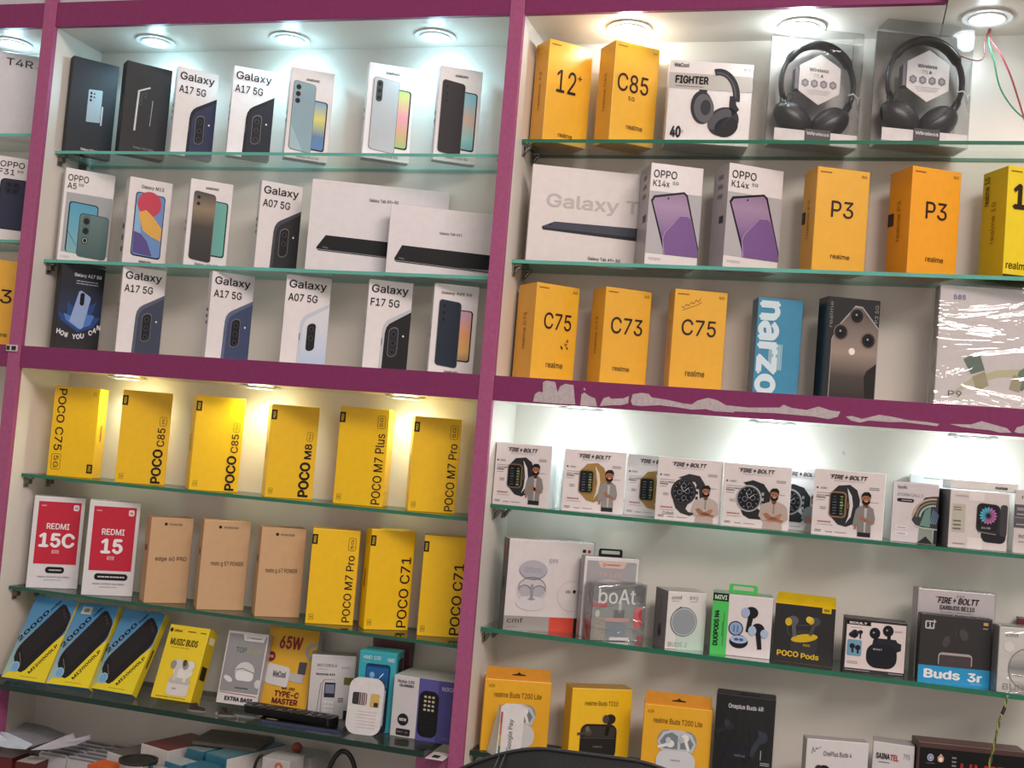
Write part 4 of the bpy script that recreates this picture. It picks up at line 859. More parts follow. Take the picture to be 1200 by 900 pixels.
FIT['stormback'] = (1.622, .128, SH['s3r'], 0.0, 0, .07, .106, .012)
x = Box('stormback', 'smartwatch_box', 'plain white box standing upright behind the pinkish smartwatch box', 'box', None, '#dadada', '#d0d0d0'); x.fine(.3, .03, .7, .06, '#8d8d8d', 1); x.done()
# ------------------------------------------------------------------ earbud shelf
GE = 'earbud boxes on the earbud shelf'
def hangtab(x, a0, a1, h, c, slot=True):
    """card hang tab rising from the back of the top, with a slot"""
    b = MB(); W = x.w; xa, xb = -W/2+a0*W, -W/2+a1*W; y = x.d*.5; z0 = x.h
    to3 = lambda u, v, e: (u, y-.0005+e, v)
    xm = (xa+xb)/2; sw = min(.016, (xb-xa)*.42); hs = h*.22; zc = z0+h*.55
    if slot:
        for q in ([(xa, z0), (xb, z0), (xb, zc-hs), (xa, zc-hs)], [(xa, zc+hs), (xb, zc+hs), (xb-.002, z0+h), (xa+.002, z0+h)], [(xa, zc-hs), (xm-sw, zc-hs), (xm-sw, zc+hs), (xa, zc+hs)], [(xm+sw, zc-hs), (xb, zc-hs), (xb, zc+hs), (xm+sw, zc+hs)]):
            b.prism(q, .001, x.col(c), to3)
    else: b.prism([(xa, z0), (xb, z0), (xb-.002, z0+h), (xa+.002, z0+h)], .001, x.col(c), to3)
    x.parts['hang_tab'] = b
def bud(x, q, a, t, s, c, tip, rot=0, ly=3):
    """printed earbud: round head, stem, tip"""
    W, H = x.w, x.h; g = math.radians(rot); cr, sr = math.cos(g), math.sin(g)
    f = lambda pts: [(a+(u*cr-v*sr)*s/W, t+(u*sr+v*cr)*s/H) for u, v in pts]
    x.poly(q, f([(-.0022, 0), (.0022, 0), (.0018, .017), (-.0018, .017)]), c, ly); x.ell(q, a, t, .0055*s, .0050*s, c, ly+1)
    tp = f([(-.0048, .001)])[0]; x.ell(q, tp[0], tp[1], .0034*s, .0042*s, tip, ly+2)
x = Box('cmf', 'headphone_box', 'large white box with open earbud case print and grey, red and black foot band', 'box', GE, '#dbd3d3', '#4a4845', '#c9c2c0')
x.rect('foot_band', 0, .845, .53, 1, '#a09a98', 1); x.rect('foot_band', .53, .845, .82, 1, '#cf4a3a', 1); x.rect('foot_band', .82, .845, 1, 1, '#221f20', 1)
x.txt('cmf', .04, .865, .22, .92, '#2a2727', 0, 0); x.fine(.04, .96, .15, .97, '#6d6866', 1)
q = 'printed_earbuds'
x.ell(q, .30, .335, .0245, .0165, '#9a97a3', 2); x.ell(q, .30, .325, .0235, .0150, '#b3b0ba', 3)
for i in range(3): x.line(q, [(.19, .31+i*.02), (.41, .32+i*.02)], .0006, '#8d8a96', 4)
x.ell(q, .30, .56, .026, .0205, '#c9c3c8', 2, a0=-180, a1=180); x.ring(q, .30, .53, .024, .018, .0012, '#6d6a74', 3, 30, 180, 360)
x.ell(q, .215, .565, .0105, .0085, '#b3b0b8', 4, rot=25); x.ell(q, .385, .565, .0105, .0085, '#b3b0b8', 4, rot=-25); x.ring(q, .215, .56, .011, .009, .0012, '#5d5b64', 5, 20, 180, 340); x.ring(q, .385, .56, .011, .009, .0012, '#5d5b64', 5, 20, 200, 360)
x.poly(q, [(.285, .49), (.315, .49), (.32, .64), (.35, .655), (.30, .67), (.25, .655), (.28, .64)], '#97949e', 5); x.ell(q, .30, .70, .026, .012, '#d6d0d3', 4)
x.ring(q, .78, .60, .026, .026, .0007, '#c3bcbf', 2); x.txt('db', .70, .535, .755, .57, '#3a373a'); x.ell('lettering', .80, .55, .0026, .0030, '#1d1b1c', 3)
x.txt('599', .48, .20, .58, .25, '#8b8aa0', 0, 0); x.rr('logo_patch', .865, .075, .905, .11, .001, '#2a2728', 2); x.ell('logo_patch', .945, .095, .0028, .0028, '#a8323a', 2)
x.ell('logo_patch', .5, .50, .006, .011, '#1d1b1c', 1, 'L'); x.ell('logo_patch', .5, .12, .006, .010, '#b5433c', 1, 'L'); x.wrap(WRAP); x.done()
x = Box('tb2', 'earbud_box', 'grey and white earbud box with black hanger, behind the small wrapped box', 'box', GE, '#ded9d9', '#8f8b8d', rough=.3)
x.rr('printed_panel', .05, .05, .96, 1, .002, '#a3a0a3', 1); x.poly('logo_patch', [(.24, .055), (.78, .055), (.72, .135), (.30, .135)], '#d9b7ab', 2)
x.ring('lettering', .36, .095, .0025, .003, .0007, '#5a4640', 3); x.txt('beatexpert', .41, .08, .66, .11, '#6d5248', 0, .01); x.txt('TOP BUDS', .27, .19, .68, .255, '#d4b3a4', 0, .01)
x.ell('printed_earbuds', .48, .34, .026, .008, '#cfc9c9', 2); hangtab(x, .28, .72, .013, '#17161a'); x.done()
x = Box('boat', 'earbud_box', 'small shiny grey box with big white lettering and red side tabs, in clear wrap', 'box', GE, '#8c9092', '#5b4a4c', rough=.2, coat=.5)
x.rect('printed_panel', 0, .0, 1, .30, '#77797b', 1); x.txt('boAt', .10, .08, .82, .345, '#e6e4e2', 0, .012, skew=0)
x.rect('claim_badge', .0, .33, .28, .40, '#c4515a', 2); x.poly('claim_badge', [(.80, .42), (.96, .38), (.97, .72), (.84, .78), (.80, .68)], '#cf4b52', 2); x.rect('claim_badge', .90, .90, .98, .98, '#c4515a', 2)
q = 'printed_cable'; x.rect(q, .50, .30, .56, .50, '#c9c2c0', 2); x.rect(q, .42, .45, .62, .60, '#5d5f63', 2); x.rr(q, .25, .59, .72, .66, .002, '#c99a95', 3); x.rr(q, .30, .66, .66, .94, .003, '#7b8794', 2); x.rr(q, .36, .93, .74, .985, .001, '#ddd9d7', 3)
x.ell(q, .10, .52, .004, .006, '#cfc9c2', 3); x.rr(q, .04, .58, .26, .98, .002, '#a0978a', 2); x.fine(.08, .66, .22, .88, '#d8d4cc', 4); x.wrap(WRAP_HEAVY, .002); x.done()
MINT = grad_mat('printed_mint', '#b4cdbd', '#d3d2cf', 'Z', .35, ('#bfd3c6', '#d0d6d0'))
x = Box('cmfb', 'earbud_box', 'dark sided box with a big silver disc fading to mint, beside the green striped box', 'box', GE, '#d8d5d2', '#6a666b', '#a8a29e')
x.rect('printed_panel', .28, .30, 1, 1, MINT, 1); x.txt('cmf', .10, .075, .36, .135, '#3a373a', 0, 0); x.fine(.10, .16, .30, .175, '#9a9698', 1); x.txt('890', .56, .07, .78, .13, '#8a8aa8'); x.line('handwriting', [(.58, .17), (.78, .15)], .0005, '#8a8aa8', 3)
q = 'printed_case'; x.ell(q, .44, .52, .0225, .0235, '#5c6266', 2); x.ell(q, .44, .52, .0212, .0222, '#b9bfc2', 3); x.ell(q, .44, .52, .0195, .0205, '#8f979c', 4); x.line(q, [(.22, .33), (.36, .26)], .0016, '#45494d', 5)
x.txt('BUDS 2', .08, .875, .56, .955, '#8f9a92', 0, .0); x.ell('printed_case', .5, .72, .0065, .011, '#2b292d', 1, 'L'); x.ell('printed_case', .5, .66, .0045, .006, '#4b484d', 2, 'L'); x.txt('nothing buds', .48, .12, .58, .5, '#39363b', 90, 0, 3, 'L'); x.done()
GRN = '#4fc25f'
x = Box('mivi', 'earbud_box', 'green and white earbud box with green translucent hanger', 'box', GE, '#ddd5d6', '#6f9a74', '#7fa087')
x.rect('printed_panel', 0, .13, .27, 1, GRN, 1); x.rect('logo_patch', .0, .0, .265, .13, '#16201a', 2); x.txt('MIVI', .03, .03, .235, .105, '#b8d6bb', 0, .035)
x.txt('DUOPODS N4', .04, .28, .125, .86, '#173320', 90, .045); x.fine(.18, .30, .19, .86, '#2f6b3a', 1); x.line('small_print', [(.205, .30), (.205, .86)], .0009, '#2f6b3a', 2)
q = 'printed_earbuds'
bud(x, q, .655, .27, 1.85, '#1d1c21', '#9fb3cf', 8); bud(x, q, .775, .53, 1.85, '#1d1c21', '#a9bdd8', -8)
x.ell(q, .885, .59, .0062, .0066, '#a9bdd8', 7)
x.ell(q, .41, .55, .0115, .0115, '#2a2c33', 2); x.ell(q, .41, .55, .0098, .0098, '#8fa6cc', 3); x.line(q, [(.38, .50), (.38, .61)], .0022, '#5f76a0', 4); x.line(q, [(.44, .50), (.44, .61)], .0022, '#5f76a0', 4)
x.ell(q, .47, .76, .0145, .0105, '#1d1c21', 2); x.ell(q, .47, .725, .0135, .0062, '#a6bbdc', 3); x.ell(q, .43, .725, .0035, .0022, '#4d5f86', 4); x.ell(q, .51, .725, .0035, .0022, '#4d5f86', 4)
hangtab(x, .26, .74, .014, GRN); x.done()
x = Box('pods', 'earbud_box', 'black earbud box with yellow lid flap and bold yellow lettering', 'box', GE, '#232123', '#1d1b1d', '#c9a818')
x.txt('POCO', .07, .80, .43, .90, '#d8b52e', 0, .035); x.txt('Pods', .47, .815, .77, .91, '#d8b52e', 0, .03); x.rect('logo_patch', .78, .0, .93, .10, '#d9b81e', 2); x.txt('POCO', .815, .03, .90, .07, '#2a2416', 0, .03)
q = 'printed_earbuds'
x.rr(q, .28, .42, .73, .86, .014, '#3a3a3d', 2); x.ell(q, .51, .56, .0205, .0062, '#d3b02a', 3, rot=-12); x.txt('POCO', .50, .66, .61, .70, '#c9a92c', 0, .03, 4); x.ring(q, .33, .42, .0105, .0125, .0009, '#5f5f63', 2, 20, 120, 300); x.line(q, [(.34, .36), (.62, .33)], .0008, '#5f5f63', 2)
bud(x, q, .31, .28, 1.5, '#5d6066', '#d3b02a', -8); bud(x, q, .68, .26, 1.4, '#4a4b50', '#d3b02a', 18); x.ell(q, .57, .235, .0045, .0050, '#e2c24a', 8)
b = MB(); b.prism([(-x.w/2, x.h), (x.w/2, x.h), (x.w/2-.001, x.h+.0165), (-x.w/2+.003, x.h+.0175)], .0016, M('#d9bb12', .35), lambda u, v, e: (u, .006-.3*(v-x.h)+e, v)); b.box(-x.w/2, x.w/2, -.0006, .012, x.h-.001, x.h+.0012, M('#d9bb12', .35), .0003); x.parts['lid_flap'] = b
x.ell('flap_notch', .5, .035, .005, .0022, '#3a3314', 1, 'T'); x.done()
x = Box('boult', 'earbud_box', 'black framed white box with a big dark earbud case and small blue inset', 'box', GE, '#221f22', '#1d1b1d')
x.rect('printed_panel', .035, .055, .985, .925, '#ddd0ce', 1); x.rect('logo_patch', .035, .05, .42, .125, '#151316', 2); x.txt('BOULT', .075, .068, .36, .108, '#ddd5d3', 0, .04)
q = 'printed_earbuds'
x.rr(q, .37, .43, .86, .88, .015, '#1d1f26', 3); x.poly(q, [(.45, .50), (.47, .37), (.52, .33), (.83, .33), (.86, .38), (.92, .40), (.92, .52), (.85, .56), (.80, .49)], '#25272f', 2)
for a, t in ((.49, .245), (.70, .18)): x.ell(q, a, t, .0078, .0085, '#17181d', 4); x.line(q, [(a+.01, t), (a+.02, t+.16)], .0052, '#17181d', 3); x.ell(q, a-.02, t-.01, .0014, .0014, '#8fa0b0', 5)
x.txt('BOULT', .475, .52, .62, .55, '#b9b9bd', 0, .03, 6); x.fine(.10, .165, .28, .185, '#b3564f', 1); x.rr('printed_inset', .055, .40, .29, .70, .003, '#6f9bb5', 2); x.ell('printed_inset', .14, .52, .004, .004, '#1d222a', 4); x.line('printed_inset', [(.14, .52), (.15, .64)], .003, '#1d222a', 3); x.ell('printed_inset', .23, .54, .004, .004, '#1d222a', 4); x.line('printed_inset', [(.23, .54), (.235, .65)], .003, '#1d222a', 3)
x.ell('printed_inset', .15, .31, .007, .0045, '#1d1f26', 3); bud(x, 'printed_inset', .17, .25, .6, '#1d1f26', '#2d2f36', 0, 3); bud(x, 'printed_inset', .26, .25, .6, '#1d1f26', '#2d2f36', 0, 3); x.fine(.07, .79, .24, .85, '#8a8488', 2); x.fine(.80, .16, .93, .20, '#8a8488', 2); x.fine(.04, .945, .44, .97, '#b9b3b5', 1); x.fine(.74, .945, .97, .97, '#b9b3b5', 1); x.done()
x = Box('fbe', 'earbud_box', 'silvery white wrapped carton standing behind the black and blue earbud box', 'box', GE, '#bfb8ba', '#9f989a', rough=.25)
x.txt('FIRE', .26, .075, .44, .145, '#241d20', 0, .03, shear=.25); x.poly('lettering', [(.485, .07), (.455, .115), (.475, .115), (.46, .15), (.50, .10), (.478, .10)], '#241d20', 3); x.txt('BOLTT', .52, .075, .80, .145, '#241d20', 0, .03, shear=.25); x.line('lettering', [(.235, .078), (.32, .078)], .0012, '#a53a44', 3)
x.txt('EARBUDS BE110', .29, .165, .74, .215, '#2f2a2d', 0, .02); x.txt('310', .50, .045, .60, .07, '#55507a'); x.fine(.3, .235, .72, .245, '#6d686c', 1); x.fine(.45, .27, .58, .29, '#3d383c', 1); x.wrap(WRAP); x.done()
x = Box('b3r', 'earbud_box', 'black earbud box with bright blue foot band and large white lettering', 'box', GE, '#272425', '#201e1f', rough=.5, coat=0)
x.rect('foot_band', 0, .745, 1, 1, '#2c9ad0', 1); x.txt('Buds', .08, .795, .59, .93, '#eef2f4', 0, .035); x.txt('3r', .69, .805, .895, .935, '#eef2f4', 0, .035)
x.frame('logo_patch', .075, .105, .185, .205, .0020, '#cfcaca', 2); x.txt('1', .115, .12, .15, .19, '#cfcaca', 0, .03); x.rect('logo_patch', .165, .085, .205, .14, '#2c292a', 3); x.line('logo_patch', [(.165, .105), (.215, .105)], .0016, '#cfcaca', 4); x.line('logo_patch', [(.19, .075), (.19, .135)], .0016, '#cfcaca', 4)
q = 'printed_earbuds'; x.rr(q, .27, .54, .745, .745, .006, '#b0a6a8', 2); x.rr(q, .285, .575, .73, .745, .003, '#4a4042', 3); x.txt('ONEPLUS', .42, .635, .58, .655, '#6d6264', ly=5); x.ell(q, .37, .38, .005, .009, '#4d494a', 2, rot=15); x.ell(q, .61, .26, .006, .009, '#4d494a', 2, rot=-20); x.line(q, [(.49, .14), (.50, .32)], .0005, '#55504f', 2); x.rr('logo_patch', .875, .055, .94, .10, .0008, '#c9a25a', 2); x.fine(.87, .13, .94, .16, '#b9b3b3', 1)
x.fine(.74, .95, .9, .97, '#8fc6e0', 1); x.wrap(WRAP); x.done()
STEELY = grad_mat('printed_steel_case', '#8f8c8c', '#c9c6c4', 'Z', .2, ('#d8d6d4', '#77757a', '#b9b6b4'))
x = Box('cmfr', 'earbud_box', 'wrapped white box with a big steel coloured case, cut by the right picture edge', 'box', GE, '#d5d0ce', '#8f8a8c')
x.txt('cmf', .10, .09, .32, .145, '#4d4a4c', 0, 0); x.rect('printed_panel', .22, .42, 1, 1, STEELY, 1); x.ell('printed_case', .50, .62, .028, .030, STEELY, 2); x.ring('printed_case', .50, .62, .0285, .0305, .0012, '#6d6a6c', 3); x.line('printed_case', [(.22, .72), (1, .76)], .0014, '#55535a', 3)
x.txt('BUDS 2', .10, .86, .72, .95, '#8f8a88', 0, 0); x.ell('sticker', .17, .30, .0075, .0075, '#e3dfdc', 2); x.wrap(WRAP_HEAVY, .002); x.done()
FIT['maroonbox'] = (1.80, .122, SH['s4r'], 0, 0, .09, .103, .016)
Box('maroonbox', 'earbud_box', 'maroon topped box standing behind the steel case box at the right picture edge', 'box', GE, '#6d2f3a', '#5a2630', '#4d2029').done()
# ------------------------------------------------------------------ lowest right shelf
GL = 'earbud boxes on the lowest right shelf'
def t200(key, label, buds=True):
    x = Box(key, 'earbud_box', label, 'box', GL, '#ecb02a', '#d89a28', '#dd9e2a'); q = 'printed_earbuds'
    x.txt('realme Buds T200 Lite', .15, .17, .86, .245, '#5a3a14', 0, 0); x.txt('63h', .06, .07, .15, .115, '#8a5f1c')
    x.ell(q, .36, .47, .0145, .0165, '#8f959c', 2); x.ell(q, .66, .47, .0145, .0165, '#8f959c', 2); x.poly(q, [(.36, .33), (.66, .33), (.66, .62), (.36, .62)], '#aab0b6', 2)
    x.poly(q, [(.22, .49), (.30, .36), (.42, .32), (.60, .32), (.72, .37), (.79, .49), (.74, .61), (.28, .61)], '#c3c8cc', 3); x.poly(q, [(.26, .49), (.33, .39), (.43, .355), (.52, .40), (.52, .58), (.32, .58)], '#7d848b', 4); x.poly(q, [(.56, .38), (.68, .40), (.75, .49), (.71, .57), (.56, .57)], '#7d848b', 4)
    bud(x, q, .41, .51, 1.2, '#e6e6e6', '#c9ccd0', 70, 5); bud(x, q, .62, .42, 1.2, '#e9e9e9', '#b9bdc2', -20, 5)
    x.rr(q, .22, .60, .79, .92, .016, '#d3d6d9', 5); x.txt('realme', .43, .715, .57, .74, '#7d7f82', ly=8)
    b = MB(); b.prism([(-x.w/2, x.h), (x.w/2-.002, x.h), (x.w/2-.003, x.h+.019), (-x.w/2+.002, x.h+.020)], .0012, M('#d9922a', .4), lambda u, v, e: (u, .004+e, v)); x.parts['hang_tab'] = b
    W, H = x.w, x.h; x.poly('tab_slot', [(.40, -.075), (.47, -.085), (.50, -.11), (.53, -.085), (.60, -.075), (.60, -.06), (.40, -.06)], '#3a2a16', -17)
    return x
def _slot(x):
    b = x.parts.pop('tab_slot'); v = [(p_[0], .0036, p_[2]) for p_ in b.v]; b.v = v; x.parts['hang_tab/tab_slot'] = b; return x
_slot(t200('t200a', 'amber hang tab earbud box against the centre post, behind the folded white card')).done()
x = Box('t310', 'earbud_box', 'bright yellow earbud box with black case print, between two amber hang tab boxes', 'box', GL, '#f2c018', '#d09c1c', '#b98a30'); q = 'printed_earbuds'
x.txt('realme Buds T310', .22, .165, .77, .225, '#5a4114', 0, 0); x.rr(q, .18, .47, .78, .93, .012, '#26221f', 2); x.rr(q, .21, .50, .76, .645, .007, '#3a3430', 3); x.line(q, [(.18, .655), (.78, .655)], .0012, '#514a44', 4)
bud(x, q, .66, .40, 1.6, '#2a2522', '#4d4640', 12, 3); bud(x, q, .31, .58, 1.1, '#4d4640', '#6d645c', 80, 4); x.txt('realme', .40, .75, .55, .78, '#8a8076', ly=6); x.done()
_slot(t200('t200b', 'amber hang tab earbud box right of the bright yellow one, partly behind the chair')).done()
x = Box('op4r', 'earbud_box', 'tall black hang box with faint earbuds print and small white heading', 'box', GL, '#1a1a1f', '#131317', '#2a2a2e', rough=.5, coat=0); q = 'printed_earbuds'
x.txt('Oneplus Buds 4R', .21, .095, .80, .155, '#dcdce2', 0, .02); bud(x, q, .25, .34, 1.3, '#32343c', '#3d404a', 60, 2); bud(x, q, .78, .42, 2.0, '#3c434f', '#262930', 25, 2); x.rr(q, .18, .52, .62, .70, .006, '#27282f', 2); x.txt('ONEPLUS', .36, .63, .54, .65, '#9a9ca2', ly=4)
x.line(q, [(.80, .56), (.80, .66)], .0012, '#b9bcc2', 3); x.fine(.80, .68, .95, .72, '#c9ccd2', 2); x.rr('logo_patch', .80, .75, .86, .79, .001, '#c9ccd2', 2); b = MB(); b.prism([(-x.w*.12, x.h), (x.w*.24, x.h), (x.w*.22, x.h+.004), (-x.w*.10, x.h+.004)], .001, M('#2d2d31', .3), lambda u, v, e: (u, .01+e, v)); x.parts['hang_tab'] = b; x.wrap(WRAP); x.done()
x = Box('op4', 'earbud_box', 'white earbud box with blue handwriting, right of the tall black hang box', 'box', GL, '#d3d0d1', '#a8a3a4')
x.txt('OnePlus Buds 4', .28, .175, .73, .25, '#3a373a', 0, 0); q = [(.09+.018*i, .23-(.10 if i % 3 == 1 else .015*i)) for i in range(9)]; x.line('handwriting', q, .0007, '#4a6a9a', 2); bud(x, 'printed_earbuds', .30, .48, 1.7, '#1d1d21', '#2f2f35', 20, 2); bud(x, 'printed_earbuds', .60, .52, 1.7, '#1d1d21', '#2f2f35', -20, 2); x.done()
x = Box('sai', 'earbud_box', 'small white box with black and red name, beside a black speaker box', 'box', GL, '#d3d0d1', '#a8a3a4')
x.txt('SAINA', .09, .16, .42, .25, '#2a272a', 0, .03); x.txt('TEL', .43, .165, .63, .255, '#b03a3a', 0, .03); x.fine(.16, .28, .42, .31, '#77727a', 1); x.txt('795', .74, .13, .90, .21, '#8a879a'); x.ell('printed_earbuds', .5, .68, .018, .02, '#1d1d21', 2); x.ell('printed_earbuds', .5, .66, .014, .014, '#3a3a3f', 3); x.done()
x = Box('ultra', 'earbud_box', 'brown edged black box with large red lettering at the lower right picture corner', 'box', GL, '#4a2f2d', '#3a2422', '#5a3a36'); 
x.rect('printed_panel', .02, .075, 1, 1, '#131214', 1); x.txt('ULTRA', .40, .235, .96, .48, '#a82a2c', 0, .02); x.ell('logo_patch', .12, .20, .0048, .0055, '#aab0cc', 2); x.ring('logo_patch', .12, .20, .0032, .0038, .0008, '#3a4060', 3); x.poly('logo_patch', [(.215, .135), (.245, .19), (.24, .24), (.215, .255), (.19, .24), (.185, .19)], '#c9a08a', 2); x.ell('logo_patch', .215, .215, .0026, .003, '#f0e6e0', 3)
x.fine(.085, .27, .16, .28, '#9a9aa8', 1); x.fine(.32, .15, .36, .36, '#8a8a8f', 4); x.done()
# folded white card with a rainbow edge
t = tag(empty('tent_card', (.9895, .022, SH['s5r']), (0, 0, .10)), 'folded white tent card with coloured stripe in front of the amber box by the post', 'card')
b = MB(); b.prism([(-.016, 0), (.024, 0), (.0255, .082), (.018, .0865), (-.006, .086), (-.0135, .080)], .0006, M('#e0dcdc', .4), lambda u, v, e: (u, -.006+e+v*.06, v)); b.build('front_panel', t)
b = MB(); b.add([(-.016, -.006, 0), (-.0135, -.001, .080), (-.020, .016, .081), (-.036, .020, 0)], [[0, 1, 2, 3]], M('#c6c6bf', .5)); o = b.build('side_panel', t)
b = MB()
for i, c in enumerate(('#b5454a', '#c96a4a', '#c9a24a', '#2f7a58')):
    z0, z1 = .072-.018*i, .072-.018*(i+1); y_ = lambda z: -.0068+z*.06
    b.add([(-.0125, y_(z0), z0), (-.0095, y_(z0), z0), (-.0098, y_(z1), z1), (-.0128, y_(z1), z1)], [[0, 1, 2, 3]], M(c, .4))
b.build('colour_stripe', t)
vs, fs, a0, a1, b0, b1 = glyphs('Google Pay', .0, 0); b = MB(); y_ = lambda z: -.0069+z*.06
b.add([(.010-.009*((v-b0)/(b1-b0))+.0, y_(.012+.05*(u-a0)/(a1-a0)), .012+.05*(u-a0)/(a1-a0)) for u, v in vs], fs, M('#4a4a52', .4)); b.build('lettering', t)
b = MB(); b.add([(.0005, -.0063, .004), (.0085, -.0063, .004), (.0085, -.0058, .011), (.0005, -.0058, .011)], [[0, 1, 2, 3]], M('#7a4a78', .4)); b.build('logo_patch', t)
# ------------------------------------------------------------------ lowest left shelf
GP = 'battery boxes leaning at the left'
PBG = grad_mat('printed_blue_green', '#9fb7a0', '#3f7fae', 'Z', .35, ('#7fa0a8', '#4f86ae'))
for k, lab in (('pb1', 'leftmost leaning blue and yellow battery box'), ('pb2', 'middle leaning blue and yellow battery box, with a small white price tag'), ('pb3', 'right leaning blue and yellow battery box, its yellow flank showing')):
    x = Box(k, 'power_bank_box', lab, 'box', GP, PBG, '#d9c21e' , '#4f80a4'); q = 'printed_power_bank'
    x.poly('printed_panel', [(1, .42), (1, 1), (.02, 1), (.12, .93), (.30, .92)], '#dcc928', 1)
    W, H = x.w, x.h
    x.poly(q, [(.12, .62), (.16, .57), (.64, .11), (.70, .075), (.77, .08), (.94, .175), (.985, .225), (.985, .37), (.95, .43), (.47, .885), (.40, .92), (.33, .915), (.14, .80), (.10, .755), (.095, .68)], '#1d1a1c', 2)
    x.poly(q, [(.15, .61), (.68, .10), (.75, .092), (.97, .225), (.97, .25), (.38, .80)], '#242023', 3)
    for i in range(3): x.ell(q, .77+.05*i, .145+.04*i, .0022, .0028, '#3c3335', 4)
    x.line(q, [(.19, .70), (.31, .82)], .0009, '#8a8070', 4)
    x.ell('claim_badge', .22, .865, .0088, .0098, '#9fc3dc', 4); x.ell('claim_badge', .22, .865, .0074, .0084, '#6fa0c6', 5); x.fine(.15, .85, .29, .885, '#d3e3ee', 2)
    # slanted lettering along the picture
    for s_, (a0, t0), (a1, t1), hgt, c_ in (('20000', (.075, .575), (.475, .185), .050, '#17263f'), ('mAh', (.50, .165), (.635, .045), .026, '#17263f'), ('MI20000LP', (.60, .925), (.975, .565), .036, '#2a2a18')):
        vs, fs, u0, u1, v0, v1 = glyphs(s_, .015, 0); dx, dy = (a1-a0)*W, (t1-t0)*H; L = math.hypot(dx, dy); nx, ny = dy/L, -dx/L; out = []
        for u, v in vs:
            fu, fv = (u-u0)/(u1-u0), (v-v0)/(v1-v0)*hgt*H*1.05; px_, py_ = a0*W+dx*fu+nx*fv, t0*H+dy*fu+ny*fv; out.append(x.P(px_/W, py_/H, .00025+.00022*5))
        x.mb('lettering').add(out, fs, x.col(c_))
    x.fine(.42, .955, .80, .965, '#5a5220', 1); x.fine(.3, .3, .6, .8, '#6a5f14', 1, 'R')
    if k == 'pb2': x.rect('price_tag', .16, .05, .40, .145, '#b9b9b4', 3); x.txt('485', .22, .075, .34, .12, '#3a3a3c', 0, .02, 5)
    x.done()
GS = 'small boxes on the lowest left shelf'
x = Box('mbuds', 'earbud_box', 'leaning bright yellow earbud box with white open case print', 'box', GS, '#e0c416', '#c9ac12', '#b89d12')
x.ell('logo_patch', .07, .075, .0032, .0036, '#2a2614', 2); x.txt('Ubon', .14, .06, .34, .095, '#2a2614', 0, .02); x.fine(.48, .06, .68, .09, '#5a5018', 1); x.fine(.80, .06, .94, .09, '#5a5018', 1)
x.txt('MUSIC BUDS', .12, .185, .80, .275, '#2a2412', 0, .02); x.fine(.15, .30, .62, .31, '#6a5f18', 1); q = 'printed_earbuds'
x.rr(q, .33, .72, .86, .94, .008, '#cfc9c4', 2); x.rr(q, .33, .70, .86, .78, .005, '#b5b0ac', 3); x.ell(q, .62, .62, .019, .012, '#d9d4cf', 2); bud(x, q, .46, .52, 1.7, '#c6c1bd', '#8f8b88', 0, 4); bud(x, q, .76, .53, 1.7, '#d6d1cc', '#8f8b88', 10, 4); x.ell(q, .62, .50, .004, .006, '#3a3a3a', 6); x.txt('ubon', .47, .83, .57, .855, '#55504c', ly=6)
x.fine(.12, .955, .85, .975, '#7a6e18', 1); x.rr('printed_panel', .2, .50, .8, .68, .001, '#2a2614', 1, 'R'); x.rr('claim_badge', .2, .10, .8, .20, .001, '#e0d8a8', 1, 'R'); x.done()
FIT['topb'] = FIT['topb'][:7]+(.020,)
x = Box('topb', 'earbud_box', 'leaning silver grey earbud box with white case print and red line', 'box', GS, '#d3cfd0', '#a9a5a6')
x.rr('printed_panel', .04, .035, .97, .83, .002, '#8f8f93', 1); x.poly('logo_patch', [(.38, .035), (.95, .035), (.90, .12), (.44, .12)], '#d9d5d6', 2); x.ring('lettering', .50, .078, .0022, .0025, .0006, '#3a373a', 3); x.txt('beatexpert', .56, .062, .85, .095, '#55525a', 0, .01)
x.txt('TOP', .27, .215, .52, .29, '#566660', 0, .01); x.txt('BUDS', .56, .215, .88, .29, '#a9a56a', 0, .01); q = 'printed_earbuds'
x.ell(q, .57, .54, .018, .0165, '#c9c9cc', 3); x.rr(q, .36, .54, .80, .67, .008, '#dcdcde', 4); x.line(q, [(.36, .53), (.5, .50), (.8, .55)], .0009, '#3a3a3e', 5); x.ell(q, .20, .66, .009, .0045, '#d6d6d8', 3, rot=25); x.ell(q, .93, .69, .006, .0075, '#c9c9cc', 3); x.fine(.40, .75, .72, .79, '#4a4a50', 1)
x.line('printed_band', [(.05, .845), (.96, .865)], .0011, '#a8454a', 2); x.txt('EXTRA BASS', .20, .895, .88, .955, '#232125', 0, .04); x.done()
x = Box('w65', 'charger_cable_box', 'leaning yellow box with a large white charging plug print', 'box', GS, '#d9a420', '#cfc9c2'); q = 'printed_plug'
for i in range(9): x.line('printed_rays', [(.3, .75), (.02+.02*i, .42+.05*i)], .0006, '#e8c45a', 1)
x.txt('65W', .26, .105, .70, .27, '#8a2a2c', 0, .03); x.ell('claim_badge', .14, .38, .0082, .0090, '#7a1d24', 2); x.txt('MADE', .09, .365, .19, .395, '#e0c8a0', 0, .02, 4)
x.ring(q, 1.0, .27, .021, .017, .0060, '#9a9a9f', 2, 22, 80, 270); x.rr(q, .71, .41, .86, .56, .001, '#4a4a55', 2)
x.rr(q, .055, .50, .15, .68, .002, '#55555a', 3); x.rr(q, .11, .46, .56, .71, .005, '#cfcccb', 4, skew=.08); x.rr(q, .52, .55, .84, .655, .003, '#b5b2b2', 3, skew=.05); x.txt('WeCool', .24, .55, .50, .63, '#4a464a', 0, .03, 6)
